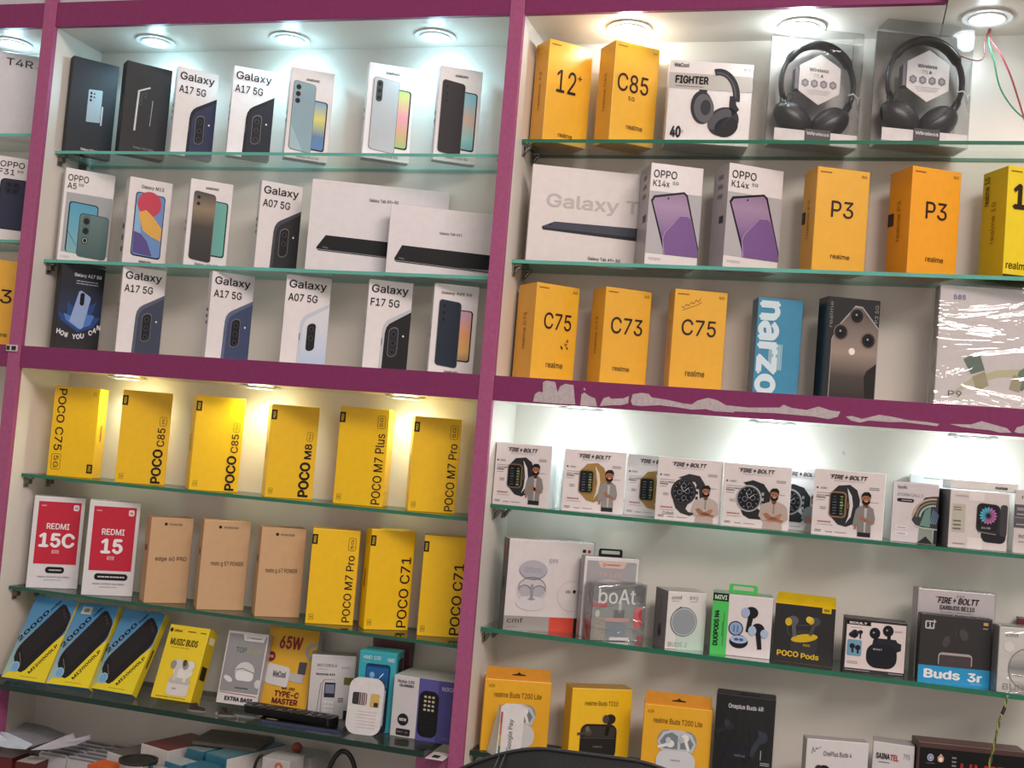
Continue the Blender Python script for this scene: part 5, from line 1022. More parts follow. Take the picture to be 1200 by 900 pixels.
x.txt('WR-350', .46, .735, .72, .77, '#3a2a16', 0, .03); x.txt('TYPE-C', .34, .785, .82, .86, '#6a1f20', 0, .04); x.txt('MASTER', .32, .875, .82, .95, '#6a1f20', 0, .04); x.done()
x = Box('feat', 'feature_phone_box', 'white box with a grey keypad phone print, behind the black remote', 'box', GS, '#cfcbcc', '#8a8688'); q = 'printed_phone'
x.txt('MOTOROLA', .14, .14, .58, .185, '#6a666a', 0, 0); x.txt('A115', .68, .17, .86, .20, '#8a868a'); x.fine(.14, .22, .40, .23, '#8a868a', 1); x.txt('Motorola A10', .13, .285, .55, .32, '#3a373a', 0, .02)
x.rr(q, .28, .38, .60, 1.0, .006, '#9a989c', 2); x.rr(q, .30, .39, .62, 1.0, .006, '#c9c7ca', 3); x.rr(q, .34, .43, .58, .665, .001, '#2c2e38', 4); x.rr(q, .36, .46, .56, .60, .001, '#7d8296', 5)
for i in range(4):
    for j in range(3): x.rr(q, .355+.075*j, .72+.065*i, .415+.075*j, .76+.065*i, .001, '#e0dee0', 5)
x.line(q, [(.20, 1), (.25, .44)], .0012, '#8a888c', 2); x.rr('claim_badge', .76, .34, .97, .455, .001, '#6d6a2c', 2); x.rr('printed_inset', .80, .86, .95, 1.0, .001, '#2c2a2c', 2); x.fine(.66, .66, .78, .74, '#4a4a50', 3); x.done()
TEAL = '#2fa3b5'
x = Box('hmd', 'feature_phone_box', 'teal box with a large blue screen picture, beside the white card tin', 'box', GS, TEAL, '#2a8fa0', '#3fb0be'); q = 'printed_phone'
x.txt('HMD 100', .11, .05, .58, .10, '#cfe6ea', 0, .01); x.fine(.11, .125, .30, .14, '#9fd0d8', 1); x.txt('HMD', .76, .06, .95, .11, '#cfe6ea', 0, .02)
x.rr(q, .20, .15, .85, 1.0, .005, '#1d2230', 2); x.rr(q, .21, .16, .83, .50, .001, '#123a6a', 3); x.rr(q, .22, .19, .81, .44, .001, '#1f5f9a', 4); x.ell(q, .38, .29, .0045, .005, '#7fb0d0', 5); x.line(q, [(.58, .32), (.68, .26)], .0018, '#cfe0ea', 5); x.fine(.34, .38, .68, .40, '#7fa8c8', 1)
for i in range(4):
    for j in range(3): x.rr(q, .27+.19*j, .56+.09*i, .42+.19*j, .62+.09*i, .001, '#2f3648', 4)
x.rr('printed_panel', .25, .09, .85, .30, .001, '#2c2224', 1, 'R'); x.done()
FIT['maroon5'] = (.742, .112, SH['s5l'], .08, 0, .070, .146, .024)
Box('maroon5', 'feature_phone_box', 'maroon box standing behind the teal box', 'box', GS, '#5a2a34', '#4d222c', '#3c2226').done()
x = Box('n105', 'feature_phone_box', 'white and purple box with a black keypad phone print, next to the centre post', 'box', GS, '#cdc9cc', '#b5b1b4', '#b9bcbc'); q = 'printed_phone'
x.rect('printed_panel', .42, .0, .74, 1, '#5a559a', 1); x.rect('printed_panel', .74, .0, 1, 1, '#4a4680', 1); x.txt('Nokia 105', .07, .065, .34, .115, '#55525a', 0, .01); x.txt('CLASSIC', .10, .135, .34, .175, '#2a272c', 0, .04)
x.rr(q, .44, .19, .76, .94, .012, '#17161a', 2)
for i in range(4):
    for j in range(3): x.rr(q, .52+.065*j, .27+.07*i, .56+.065*j, .305+.07*i, .0008, '#c9b98a' if (i+j) % 2 else '#b5b5b5', 3)
for i in range(4): x.line(q, [(.48, .62+.07*i), (.72, .635+.07*i)], .0006, '#2c2b30', 3)
x.txt('NOKIA', .80, .09, 1.0, .155, '#b9b8d0', 0, .01); x.txt('HMD', .86, .90, .99, .95, '#6a66a0', 0, .01)
x.ell('logo_patch', .20, .71, .0098, .0100, '#1d1b1f', 2); x.txt('NEW', .14, .685, .26, .735, '#cfcbcc', 0, .04, 4); x.rr('claim_badge', .10, .86, .33, .97, .002, '#2a272b', 2); x.fine(.12, .89, .31, .94, '#cfcbcc', 1); x.line('seam', [(0, .22), (1, .20)], .0012, '#8f9292', 1, 'T'); x.line('seam', [(0, .62), (1, .60)], .0008, '#8f9292', 1, 'T'); x.done()
# white tin with rounded corners and a window
t = tag(empty('card_tin', (.7405, .012, SH['s5l']), (-.10, 0, .10)), 'white rounded tin with two windows, leaning in front of the teal box', 'tin', 'small things on the lowest left shelf')
b = MB(); W_, H_ = .0605, .0925
b.prism(rrect_pts(-W_/2, 0, W_/2, H_, .017, 7), .011, M('#d6d3d4', .3), lambda u, v, e: (u, e, v)); b.build('body', t)
def flat(name, q, c, y, parent): bb = MB(); bb.add([(u, y, v) for u, v in q], [list(range(len(q)))], M(c, .35)); return bb.build(name, parent)
wn = flat('window', rrect_pts(-.023, .048, .002, .068, .003), '#2b2a2d', -.0004, t)
for i in range(4): flat('card_strip', [(-.012+.0035*i, .0485), (-.0098+.0035*i, .0485), (-.0098+.0035*i, .0675), (-.012+.0035*i, .0675)], ('#8f7a86', '#b59a8a', '#a98fa0', '#c9b0a8')[i], -.0008, wn)
wn = flat('window', rrect_pts(.008, .046, .024, .068, .003), '#c9a860', -.0004, t); flat('chip', [(.015, .047), (.0225, .047), (.0225, .054), (.015, .054)], '#2b2620', -.0008, wn)
for i in range(6): flat('printed_line', [(-.012, .038-.0052*i), (.021, .038-.0052*i), (.021, .0373-.0052*i), (-.012, .0373-.0052*i)], '#c9a9a2', -.0004, t)
b = MB(); b.tube([(W_/2-.012, .005, H_-.001), (W_/2-.004, .005, H_-.006), (W_/2+.0002, .005, H_-.017)], .0022, M('#2a282b', .5)); b.build('hinge', t)
b = MB(); b.tube([(W_/2-.012, .005, .001), (W_/2-.004, .005, .006), (W_/2+.0002, .005, .017)], .0022, M('#2a282b', .5)); b.build('hinge', t)
# black remote with rows of buttons resting across a slim phone
t = tag(empty('smartphone', (.636, .004, SH['s5l']), (0, 0, .045)), 'slim black smartphone lying flat at the shelf edge under the remote', 'phone', 'small things on the lowest left shelf')
b = MB(); b.prism(rrect_pts(-.0745, -.020, .0745, .044, .009), .0065, M('#4d5675', .25, .6), lambda u, v, e: (u, v, .0005+e)); b.build('body', t)
b = MB(); b.prism(rrect_pts(-.0735, -.019, .0735, .043, .0085), .0012, M('#0d0d10', .12, 0, .6), lambda u, v, e: (u, v, .0068+e)); b.build('screen', t)
b = MB(); b.ball((-.052, -.012, .0082), (.011, .003, .0012), M('#6a6048', .5)); b.build('film_tab', t)
t = tag(empty('remote_control', (.607, .004, SH['s5l']+.0085), (-.06, 0.02, .05)), 'black remote control with rows of pale buttons lying across the smartphone', 'remote', 'small things on the lowest left shelf')
b = MB(); b.prism(rrect_pts(-.081, -.012, .081, .034, .010), .013, M('#131215', .35), lambda u, v, e: (u, v+(.004 if e < .001 else 0), .0005+e)); b.build('body', t)
for i in range(11):
    for j in range(3):
        b = MB(); b.box(-.069+.0138*i-.0043, -.069+.0138*i+.0043, -.006+.0128*j-.0036, -.006+.0128*j+.0036, .0130, .0150, M('#2a292d' if (i*3+j) % 4 else '#55545a', .4), .0008); o = b.build('button', t)
# two dark clips
for i, (cx_, lab) in enumerate(((.4365, 'small dark metal clip on the shelf edge below the yellow earbud box'), (.4935, 'small dark metal clip on the shelf edge below the silver earbud box'))):
    t = tag(empty('display_clip', (cx_, -.002, SH['s5l']), (0, 0, .3 if i else .1)), lab, 'clip', 'dark clips on the lowest left shelf')
    b = MB(); b.prism([(.017*math.cos(a*.2618), .010*math.sin(a*.2618)) for a in range(24)], .0016, M('#8a8580', .3), lambda u, v, e: (u, v, .0002+e)); b.build('base', t)
    b = MB(); b.add([(-.014, -.004, .0018), (-.010, .006, .0018), (-.009, -.002, .0125), (-.002, .004, .0130), (.001, -.004, .0018), (.003, .006, .0018)], [[0, 2, 3, 1], [2, 4, 5, 3], [0, 4, 2], [1, 3, 5], [0, 1, 5, 4]], M('#2c211c', .35)); b.build('wing', t)
    b = MB(); b.add([(.002, -.004, .0018), (.014, -.005, .0018), (.015, .004, .0018), (.004, .006, .0018), (.006, -.002, .0080), (.013, .001, .0072)], [[0, 1, 5, 4], [1, 2, 5], [2, 3, 4, 5], [0, 4, 3], [0, 3, 2, 1]], M('#33271f', .35)); b.build('jaw', t)
# ------------------------------------------------------------------ far left bay
GF = 'boxes in the far left bay'
FIT['t4r'] = (-.145, .055, .4535, .62, 0, .130, .170, .04); FIT['f31'] = (-.098, .058, .2455, .62, 0, .085, .166, .03); FIT['p3c'] = (-.108, .055, ZM0, .62, 0, .088, .168, .05)
x = Box('t4r', 'phone_box', 'pale grey phone box with large lettering at the upper left picture corner', 'box', GF, '#c6c4c8', '#b0adb2'); x.txt('T4R', .46, .07, .84, .155, '#3a383c', 0, .008); x.txt('5G', .88, .13, .95, .15, '#4a484c'); x.done()
x = Box('f31', 'phone_box', 'white phone box with dark blue phone, cut by the left picture edge', 'box', GF, '#ddd9da', '#b9b5b6'); x.txt('OPPO', .10, .055, .62, .125, INK, 0, .004); x.txt('F31', .08, .15, .42, .215, INK, 0, .004); x.txt('5G', .48, .15, .60, .175, INK)
x.rr('printed_phone', .14, .26, .98, .86, .009, '#10121a', 1); x.rr('printed_phone', .17, .27, .97, .85, .008, '#2a2e46', 2); x.rr('printed_phone', .24, .295, .56, .44, .006, '#1d2032', 3)
for u, v in ((.33, .33), (.47, .33), (.33, .40), (.47, .40)): x.ell('printed_phone', u, v, .0036, .0038, '#07080c', 4)
x.done()
realme('p3c', 'amber phone box standing on the rail at the left picture edge', GF, 'P3', (.22, .34, .74, .50), rt=(.30, .84, .72, .89)).done()
# ------------------------------------------------------------------ headphones in clear cartons
SWIRL = grad_mat('backing_card', '#8f8a86', '#a8a4a0', 'X', .4, ('#a09b96', '#7d7873', '#aaa5a0'))
def headphone_carton(key, lab_box, lab_hp, shelfz, grp='headphones in clear cartons'):
    x_, y_, z_, yaw, ln, W, H, Dp = FIT[key]
    t = tag(empty('headphone_carton', (x_, y_, z_), (0, 0, yaw)), lab_box, 'box', grp)
    b = MB(); b.box(-W/2, W/2, 0, Dp, .0002, H, CLEAR); b.build('clear_shell', t)
    b = MB(); b.box(-W/2+.001, W/2-.001, Dp-.004, Dp-.0012, .002, H-.002, SWIRL); b.box(-W/2+.001, W/2-.001, .001, Dp-.004, .001, .0025, M('#9a9592', .5)); b.build('backing_card', t)
    b = MB(); b.box(-W/2+.0012, W/2-.0012, .0012, .0022, .0025, H*.115, M('#ddd6d4', .4)); st = b.build('foot_strip', t)
    bx = MB(); bx.box(-W*.13, W*.17, -.0004, .0010, .0015, H*.13, M('#232125', .35)); pl = bx.build('name_plate', t)
    vs, fs, u0, u1, v0, v1 = glyphs('Wireless', .03, 0); b = MB(); b.add([(-W*.115+W*.27*(u-u0)/(u1-u0), -.0006, H*.078+H*.030*(v-v0)/(v1-v0)) for u, v in vs], fs, M('#d6d2d2', .4)); b.build('lettering', pl)
    # hexagon card
    hx, hz, R_ = W*.03, H*.585, .0395; f = lambda r, k: (hx+r*math.sin(k*math.pi/3), hz+r*1.06*math.cos(k*math.pi/3))
    b = MB(); b.prism([f(R_, k) for k in range(6)], .0012, M('#ded6d4', .45), lambda u, v, e: (u, .012+e, v)); hc = b.build('hexagon_card', t)
    b = MB(); b.box(hx-.040, hx-.026, .014, .030, hz-.018, hz+.016, M('#77727a', .5)); b.build('card_spacer', hc)
    def tx(s_, x0_, z0_, x1_, z1_, bo=0.02):
        vs, fs, u0, u1, v0, v1 = glyphs(s_, bo, 0); b.add([(x0_+(x1_-x0_)*(u-u0)/(u1-u0), .0117, z0_+(z1_-z0_)*(v-v0)/(v1-v0)) for u, v in vs], fs, M('#4a474a', .4))
    b = MB(); tx('Wireless', hx-.018, hz+.012, hx+.014, hz+.0185); tx('771', hx-.010, hz+.003, hx-.001, hz+.0085, 0); tx('A', hx+.001, hz+.003, hx+.006, hz+.0085, .05)
    for k in range(3): b.add([(hx-.021+.002*k, .0117, hz-.0185-.003*k), (hx+.020-.003*k, .0117, hz-.0185-.003*k), (hx+.020-.003*k, .0117, hz-.0192-.003*k), (hx-.021+.002*k, .0117, hz-.0192-.003*k)], [[0, 1, 2, 3]], M('#8a8688', .4))
    b.build('lettering', hc)
    for k in range(4):
        cx_ = hx-.024+.0155*k; b = MB(); b.add([(cx_+.0068*math.sin(i*math.pi/3), .0117, hz-.0075+.0072*math.cos(i*math.pi/3)) for i in range(6)], [list(range(6))], M('#77737a', .4)); ic = b.build('icon', hc)
        b = MB(); b.add([(cx_+.003*math.sin(i*math.pi/2+k*.5), .0114, hz-.0075+.0034*math.cos(i*math.pi/2+k*.5)) for i in range(4)], [[0, 1, 2, 3]], M('#c9c4c6', .4))
        b.add([(cx_-.0012, .0112, hz-.009), (cx_+.0012, .0112, hz-.009), (cx_+.0012, .0112, hz-.006), (cx_-.0012, .0112, hz-.006)], [[0, 1, 2, 3]], M('#77737a', .4))
        for i_ in range(len(b.v)): pass
        o = b.build('icon_mark', t); o.parent = hc
    # the headphones themselves
    t2 = tag(empty('headphones', (x_, y_, z_+.003), (0, 0, yaw)), lab_hp, 'headphones', grp)
    BK = M('#1b1a1d', .35, 0, .5, .1, 200); LE = M('#242125', .5, 0, .4, .2, 160)
    cxh, czh, Rb = W*.04, H*.545, W*.435
    pts = []; rf = []
    b = MB(); n = 34
    for i in range(n+1):
        a = math.radians(205-230*i/n); pts.append((cxh+Rb*math.cos(a), .0265, czh+Rb*1.10*math.sin(a)))
    # flattened band: wide in depth, thin in section
    vs = []; fs = []
    for i, p_ in enumerate(pts):
        a = math.radians(205-230*i/n); th = .0135 if 8 < i < n-8 else .0075; dp = .0125 if 8 < i < n-8 else .0085
        for k in range(10):
            g = 2*math.pi*k/10; r_ = math.cos(g)*th*.5; vs.append((p_[0]+r_*math.cos(a), p_[1]+math.sin(g)*dp, p_[2]+r_*math.sin(a)))
    for i in range(n):
        for k in range(10): fs.append([i*10+k, i*10+(k+1) % 10, i*10+10+(k+1) % 10, i*10+10+k])
    fs += [list(range(10)), [n*10+k for k in range(10)]]
    b.add(vs, fs, BK, True); b.build('headband', t2)
    for s, cx_, cz_, rot in ((-1, cxh-W*.27, H*.215, 38), (1, cxh+W*.17, H*.205, -38)):
        Rm = Matrix.Rotation(math.radians(rot), 4, 'Y')
        b = MB(); b.ball((cx_, .0255, cz_), (.037, .0205, .0235), BK, Rm, 24); cup = b.build('ear_cup', t2)
        b = MB(); off = Rm @ Vector((0, 0, .007)); b.ball((cx_+off.x, .0245, cz_+off.z), (.032, .0190, .0185), LE, Rm, 24); b.build('cushion', cup)
        e = pts[0] if s < 0 else pts[-1]
        b = MB(); b.tube([e, ((e[0]+cx_)/2+s*.006, .026, (e[2]+cz_)/2), (cx_+s*.016, .026, cz_+.004)], .0062, BK, 10); b.build('yoke', t2)
    b = MB(); c0 = Vector((cxh-W*.40, .012, H*.40)); b.tube([c0+Vector((.0, 0, -.006)), c0+Vector((.004, 0, .004)), c0+Vector((.011, 0, .003)), c0+Vector((.012, 0, -.004)), c0+Vector((.004, 0, -.010)), c0+Vector((.001, 0, -.02))], .0007, M('#131215', .4), 6); b.build('cable', t2)
    b = MB(); c0 = Vector((cxh+W*.34, .012, H*.46)); b.tube([c0, c0+Vector((.009, 0, .003)), c0+Vector((.016, 0, -.004)), c0+Vector((.017, 0, -.016))], .0012, M('#d3cfcc', .4), 6); b.build('wire_tie', t2)
headphone_carton('hpa', 'clear plastic headphone carton with white hexagon card, left one of two', 'black headphones inside the left clear carton', 0)
headphone_carton('hpb', 'taller clear plastic headphone carton at the right, under the loose wires', 'black headphones inside the right clear carton', 0)
# ------------------------------------------------------------------ loose wires
def bez(P_, n=24):
    out = []
    P_ = [Vector(p_) for p_ in P_]; E_ = [P_[0]*2-P_[1]]+P_+[P_[-1]*2-P_[-2]]
    for i in range(1, len(E_)-2):
        for k in range(n//(len(P_)-1)+1):
            u = k/(n//(len(P_)-1)+1); a, b_, c, d_ = E_[i-1:i+3]
            out.append(.5*((2*b_)+(c-a)*u+(2*a-5*b_+4*c-d_)*u*u+(3*b_-a-3*c+d_)*u**3))
    return out+[P_[-1]]
def wire(pts, r, h, name, label, grp):
    b = MB(); b.tube(bez(pts), r, M(h, .4), 8); tag(b.build(name), label, 'wire', grp)
W3 = 'loose lamp wires at the upper right'
def at(px, py, y):
    q = px_front(px, py, y); return (q[0], y, q[1])
h0 = (1.6655, .112, ZT1)
wire([h0, at(1160, 45, .095), at(1172, 62, .085), at(1184, 88, .08), at(1193, 115, .08), at(1202, 145, .08), at(1215, 190, .08)], .0014, '#a03c44', 'lamp_wire', 'dull red loose wire falling to the right from the ceiling lamp', W3)
wire([(1.6645, .112, ZT1), at(1159, 50, .09), at(1165, 72, .085), at(1171, 100, .082), at(1182, 120, .08), at(1197, 136, .08), at(1220, 150, .08)], .0012, '#2a8560', 'lamp_wire', 'green loose wire curving to the right below the ceiling lamp', W3)
wire([(1.6635, .112, ZT1), at(1154, 50, .09), at(1153, 66, .085), at(1147, 71, .08), at(1136, 69, .078), at(1126, 66, .078)], .0012, '#6a3a3c', 'lamp_wire', 'brownish loose wire curling left behind the clear headphone carton', W3)
b = MB()
P1 = [at(1180, 815, .022), at(1177, 830, .02), at(1172, 842, .018), at(1168, 860, .016), at(1163, 880, .016), at(1158, 905, .016)]
c1 = bez(P1, 40); b.tube([p_+Vector((.0012*math.cos(i*.7), .0012*math.sin(i*.7), 0)) for i, p_ in enumerate(c1)], .0011, M('#a89a3c', .4)); b.tube([p_-Vector((.0012*math.cos(i*.7), .0012*math.sin(i*.7), 0)) for i, p_ in enumerate(c1)], .0011, M('#3f6a3c', .4)); tw = b.build('twisted_wire')
b = MB(); b.tube(c1[8:15], .0026, M('#2a231f', .5)); b.build('tape', tw)
tag(tw, 'green and yellow twisted wire hanging from the earbud shelf at the right', 'wire')
# ------------------------------------------------------------------ counter and the clutter under the left bay
b = MB(); b.box(-.95, XR, -.29, .16, -.775, -.745, M('#8a8782', .4), .003); ct = tag(b.build('counter_top'), 'grey counter board under the cabinet, covered with small boxes and papers at the left', 'counter')
b = MB(); b.box(-.94, XR-.01, -.27, .155, -1.579, -.775, M('#7d3a5c', .45)); b.build('base_cabinet', ct)
ZC = -.745
def flatbox(x, y, z, sx, sy, sz, yaw, name, label, front, top, cat='box', grp='small boxes on the counter', band=None):
    bm_ = MB(); bm_.box(-sx/2, sx/2, -sy/2, sy/2, 0, sz, M(front, .4), .0012); o = bm_.build(name); o.location = (x, y, z); o.rotation_euler = (0, 0, yaw); tag(o, label, cat, grp)
    b2 = MB(); b2.add([(-sx/2+.001, -sy/2+.001, sz+.0003), (sx/2-.001, -sy/2+.001, sz+.0003), (sx/2-.001, sy/2-.001, sz+.0003), (-sx/2+.001, sy/2-.001, sz+.0003)], [[0, 1, 2, 3]], M(top, .4)); b2.build('printed_top', o)
    if band:
        b3 = MB(); b3.add([(-sx/2+.003, -sy/2-.0003, sz*.42), (sx/2-.003, -sy/2-.0003, sz*.42), (sx/2-.003, -sy/2-.0003, sz*.55), (-sx/2+.003, -sy/2-.0003, sz*.55)], [[0, 1, 2, 3]], M(band, .4)); b3.build('seam_band', o)
    return o
def put(px, py, y):
    q = px_front(px, py, y); return q[0], q[1]
GSL = 'grey plastic sleeves filed in two rows'
for c in range(2):
    for r in range(6):
        yy = .0+.021*r; x0_, zt = put(60+33.5*c, 882+5.5*c, 0.0)
        xx = x0_+.012*r*0+.004*r; hgt = zt-ZC
        t_ = MB(); t_.prism(rrect_pts(-.029, .0, .029, hgt-.003, .005), .0022, M('#a3a2a6' if r % 2 else '#b3b2b6', .3), lambda u, v, e: (u, e+v*.12, v))
        o = t_.build('plastic_sleeve'); o.location = (xx, yy, ZC+.0005)
        tag(o, ('left' if c == 0 else 'right')+' row of grey plastic sleeves on the counter, '+('first', 'second', 'third', 'fourth', 'fifth', 'sixth')[r]+' from the front', 'sleeve', GSL)
        tb = MB(); tb.prism(rrect_pts(-.027, hgt-.008, .027, hgt-.0045, .0015), .0006, M('#77767c', .4), lambda u, v, e: (u, e+v*.12-.0007, v)); tb.build('top_fold', o)
x_, z_ = put(6, 888, -.005); flatbox(x_-.012, .02, ZC, .05, .05, z_-ZC, .05, 'accessory_box', 'dark red box on the counter at the lower left picture corner', '#6a2626', '#c9b9b5')
x_, z_ = put(29, 894, -.035); flatbox(x_, -.012, ZC, .040, .045, z_-ZC, .05, 'accessory_box', 'small dark red box with pale rim in front of the left sleeves', '#5a2220', '#bdb9b6')
x_, z_ = put(136, 884, .0); flatbox(x_+.012, .042, ZC, .050, .085, z_-ZC, -.29, 'accessory_box', 'white box with dark striped top beside the sleeves', '#c3c0c2', '#6a5f58', band='#5a585c')
x_, z_ = put(180, 877, .0); flatbox(x_+.014, .062, ZC, .070, .115, z_-ZC, -.29, 'accessory_box', 'white box with red printed top behind the round chrome tin', '#cfc9c8', '#7a3b3c', band='#55525a')
x_, z_ = put(126, 897, -.06); flatbox(x_, -.055, ZC, .060, .04, z_-ZC, -.10, 'accessory_box', 'orange box low down beside the round chrome tin', '#c9501c', '#d9622a')
x_, z_ = put(193, 896, -.03); flatbox(x_+.004, -.030, ZC, .030, .03, z_-ZC, -.2, 'accessory_box', 'plain white box right of the chrome tin', '#b5afb0', '#a8a2a4')
# round chrome tin with dark lid
x_, z_ = put(167, 891, -.05)
t = tag(empty('round_tin', (x_, -.062, ZC)), 'round chrome tin with dark lid in front of the red topped box', 'tin')
hh = z_-ZC+.004
b = MB(); b.disc(0, .0315, 0, hh-.003, M('#dedede', .10, 1.0), 40); b.build('body', t)
b = MB(); b.disc(0, .0325, hh-.003, hh, M('#2a2926', .25, .2), 40); b.disc(.027, .0325, hh, hh+.0012, M('#55534f', .2, .8), 40); b.build('lid', t)
TL_ = '#336f86'
x_, z_ = put(217, 880, .0); flatbox(x_+.026, .066, ZC, .040, .11, z_-ZC, -.29, 'phone_box', 'teal box under the dark slab, left one', TL_, '#8fa3aa')
x_, z_ = put(208, 893, -.035); flatbox(x_+.004, -.028, ZC, .040, .04, z_-ZC, -.29, 'phone_box', 'small teal box in front of the stack of teal boxes', '#2f6a80', '#a9b3b6')
x_, z_ = put(236, 896, -.05); flatbox(x_+.004, -.050, ZC, .045, .035, z_-ZC, -.29, 'phone_box', 'low teal box in front of the white flanked box', '#326d84', '#326d84')
x_, z_ = put(252, 886, -.01)
o = flatbox(x_+.021, .062, ZC, .050, .145, z_-ZC, -.29, 'phone_box', 'teal and white box with black mark on its flank, under the dark slab', '#35738a', '#628896')
hh = z_-ZC
b = MB(); b.add([(.0254, -.071, .001), (.0254, .071, .001), (.0254, .071, hh-.001), (.0254, -.071, hh-.001)], [[0, 1, 2, 3]], M('#dcd8d2', .4)); b.build('white_flank', o)
vs, fs, u0, u1, v0, v1 = glyphs('nice2', .0, 0); b = MB()
b.add([(.0257, -.005+.036*(u-u0)/(u1-u0), hh*.50+hh*.24*(v-v0)/(v1-v0)) for u, v in vs], fs, M('#1d1d20', .4)); b.build('lettering', o)
sl = MB(); sl.prism(rrect_pts(-.062, -.045, .062, .045, .006), .006, M('#6d645c', .5), lambda u, v, e: (u, v, e)); o = sl.build('dark_slab')
o.location = (x_-.018, .085, max(z_, put(217, 880, .0)[1])+.0006); o.rotation_euler = (0, 0, .12); tag(o, 'dark flat slab lying across the teal boxes', 'slab', 'small boxes on the counter')
sb = MB(); sb.prism(rrect_pts(-.058, -.041, .058, .041, .005), .0006, M('#5f5750', .6), lambda u, v, e: (u, v, .0062+e)); sb.build('top_sheet', o)
# pale boxes with orange knobs, black bands
x_, z_ = put(326, 889, -.02); o = flatbox(x_, .0, ZC, .052, .05, z_-ZC, -.05, 'accessory_box', 'pale grey box with an orange dot on its front', '#b5b1b0', '#c3bfbe')
b = MB(); b.disc(.003, .0075, -.0012, 0, M('#b5623f', .4), 20, Matrix.Translation((.006, -.0255, (z_-ZC)-.012)) @ Matrix.Rotation(math.pi/2, 4, 'X')); b.build('orange_dot', o)
x_, z_ = put(344, 886, .04); o = flatbox(x_, .075, ZC, .072, .06, z_-ZC, -.10, 'accessory_box', 'pale grey box behind, with an orange knob on top', '#a8a4a3', '#b9b5b4')
b = MB(); b.ball((-.006, -.01, z_-ZC+.008), (.010, .008, .009), M('#a8583f', .4)); b.build('orange_knob', o)
x_, z_ = put(397, 884, .0); t = tag(empty('wristband', (x_, .02, ZC), (0, 0, .25)), 'black loop band standing upright at the right of the counter', 'band')
hh = z_-ZC; b = MB()
pts = [(-.024, 0, .006), (-.027, 0, hh*.45), (-.020, 0, hh*.82), (-.004, 0, hh), (.014, 0, hh*.93), (.026, 0, hh*.66), (.027, 0, hh*.3), (.018, 0, .004)]
c1 = bez(pts, 36); b.tube(c1, .0042, M('#151417', .45), 8); b.build('loop', t)
b = MB(); b.ball((-.012, .0, hh*.30), (.014, .006, .010), M('#232226', .3)); b.build('tracker', t)
x_, z_ = put(301, 889, -.03); t = tag(empty('cable_loop', (x_, -.02, ZC), (0, 0, .1)), 'small black cable loop between the teal box and the pale boxes', 'cable')
hh = z_-ZC; b = MB(); b.tube(bez([(-.010, 0, .003), (-.011, 0, hh*.6), (-.004, 0, hh*.96), (.007, 0, hh), (.010, 0, hh*.7), (.004, 0, hh*.35), (.008, 0, .003)], 30), .0028, M('#17161a', .4), 8); b.build('loop', t)
b = MB(); b.box(-.014, .014, -.006, .006, .0005, .008, M('#1d1c20', .4), .001); b.build('plug', t)
# papers
def sheet(name, pts, c, label, quad):
    b = MB(); vs = [at(*p_) for p_ in pts]; n = len(vs)
    up = [(x, y, z-.0006) for x, y, z in vs]
    b.add(vs+up, [list(f) for f in quad]+[[n+i for i in f[::-1]] for f in quad], M(c, .7, 0, .2, .1, 60)); o = b.build(name); return tag(o, label, 'paper', 'loose papers on the sleeves')
sheet('paper_sheet', [(9, 859, .01), (30, 846, .125), (54, 851, .125), (77, 860, .115), (60, 868, .05), (31, 877, .0), (40, 858, .07)], '#97959f', 'greyish sheet of paper lying at the back on the sleeves', [(0, 6, 1), (1, 6, 2), (2, 6, 3), (3, 6, 4), (4, 6, 5), (5, 6, 0)])
sheet('paper_sheet', [(-12, 853, .0), (0, 857, .02), (9.3, 858.6, .01), (38.5, 872, -.015), (30, 878, -.03), (10, 876.5, -.035), (-12, 872, -.03), (10, 867, -.01)], '#c3ced9', 'bluish white sheet of paper at the lower left picture edge', [(0, 7, 1), (1, 7, 2), (2, 7, 3), (3, 7, 4), (4, 7, 5), (5, 7, 6), (6, 7, 0)])
sheet('paper_sheet', [(36, 879, -.04), (62, 868, .0), (85.7, 859, .04), (88, 865, .03), (106, 861, .05), (105.6, 866, .04), (89, 873, -.01), (62, 878, -.03), (72, 870, .0)], '#c3bfcb', 'curled white sheet of paper with lifted corners over the right sleeves', [(0, 8, 1), (1, 8, 2), (2, 8, 3), (3, 8, 4), (4, 8, 5), (5, 8, 6), (6, 8, 7), (7, 8, 0)])
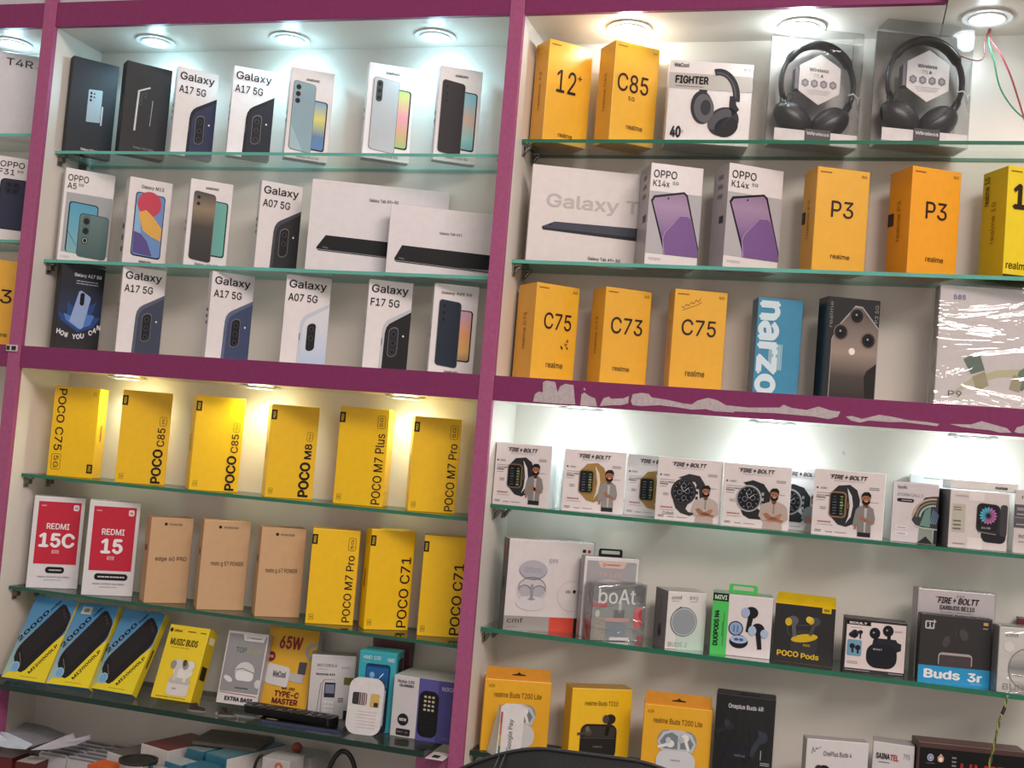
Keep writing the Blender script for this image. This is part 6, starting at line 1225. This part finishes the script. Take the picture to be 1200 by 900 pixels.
# ------------------------------------------------------------------ office chair in front of the right bay
t = tag(empty('office_chair', (1.215, -.42, -1.58)), 'black leather office chair, only its stitched headrest top showing at the bottom edge', 'chair')
LEA = M('#17171a', .42, 0, .5, .25, 260, .12)
def chp(mb, n): o = mb.build(n, t); return o
base = 1.58
def headrest():
    """padded backrest: rounded slab whose outline is highest a little right of its middle"""
    bm_ = MB(); nu, nv = 40, 14; vs = []; fs = []
    top = lambda u: -.438+.0 + (-.046*max(0, (-u-.25)/.75)**1.7 if u < -.25 else 0) - .030*max(0, (u-.35)/.65)**1.8 + .004*u
    for side in (0, 1):
        for j in range(nv+1):
            for i in range(nu+1):
                u = -1+2*i/nu; v = j/nv; hw = .165; zt = top(u); zb = -.95
                x_ = u*hw*(1 if v > .8 else 1.0); z_ = zb+(zt-zb)*v
                th = .048*(max(0, 1-abs(u)**5))**.5*(max(0, 1-max(0, (v-.80)/.20)**2.2))**.5
                vs.append((x_-.012+.0, (-th if side == 0 else th*.6), z_+base))
    m_ = (nu+1)*(nv+1)
    for side in (0, 1):
        for j in range(nv):
            for i in range(nu):
                a = side*m_+j*(nu+1)+i; fs.append([a, a+1, a+nu+2, a+nu+1] if side == 0 else [a+nu+1, a+nu+2, a+1, a])
    bm_.add(vs, fs, LEA, True); return bm_, top
hb, top = headrest(); chp(hb, 'backrest')
for u0_, nm in ((-.62, 'seam'), (-.575, 'seam'), (.80, 'seam'), (.86, 'seam')):
    b = MB(); pts = []
    for k in range(10):
        v = .80+.2*k/9; z_ = -.95+(top(u0_)+.95)*v; th = .048*(max(0, 1-abs(u0_)**5))**.5*(max(0, 1-max(0, (v-.80)/.20)**2.2))**.5
        pts.append((u0_*.165-.012, -th-.0006, z_+base))
    b.tube(pts, .0009, M('#4a4a4e', .6), 6); chp(b, nm)
b = MB(); pts = [(u*.165-.012, -.001, top(u)+base+.0005) for u in [(-.97+1.94*i/30) for i in range(31)]]; b.tube(pts, .0022, M('#2c2c30', .5), 8); chp(b, 'piping')
b = MB(); b.prism(rrect_pts(-.24, -.50, .24, -.02, .08), .09, LEA, lambda u, v, e: (u, v, .46+e)); chp(b, 'seat')
b = MB(); b.tube([(0, -.27, .08), (0, -.27, .46)], .03, M('#222226', .3, .5), 14); chp(b, 'gas_column')
b = MB(); b.tube([(0, -.10, .44), (0, .03, .50), (0, .045, .80)], .022, M('#222226', .3, .5), 10); chp(b, 'back_arm')
for k in range(5):
    a = k*2*math.pi/5; b = MB(); b.tube([(0, -.27, .10), (.26*math.cos(a), -.27+.26*math.sin(a), .06)], .022, M('#1d1d20', .35), 8); lg = chp(b, 'base_leg')
    b = MB(); b.ball((.27*math.cos(a), -.27+.27*math.sin(a), .03), (.028, .028, .030), M('#151517', .4)); b.build('castor', lg)
bpy.context.view_layer.update()
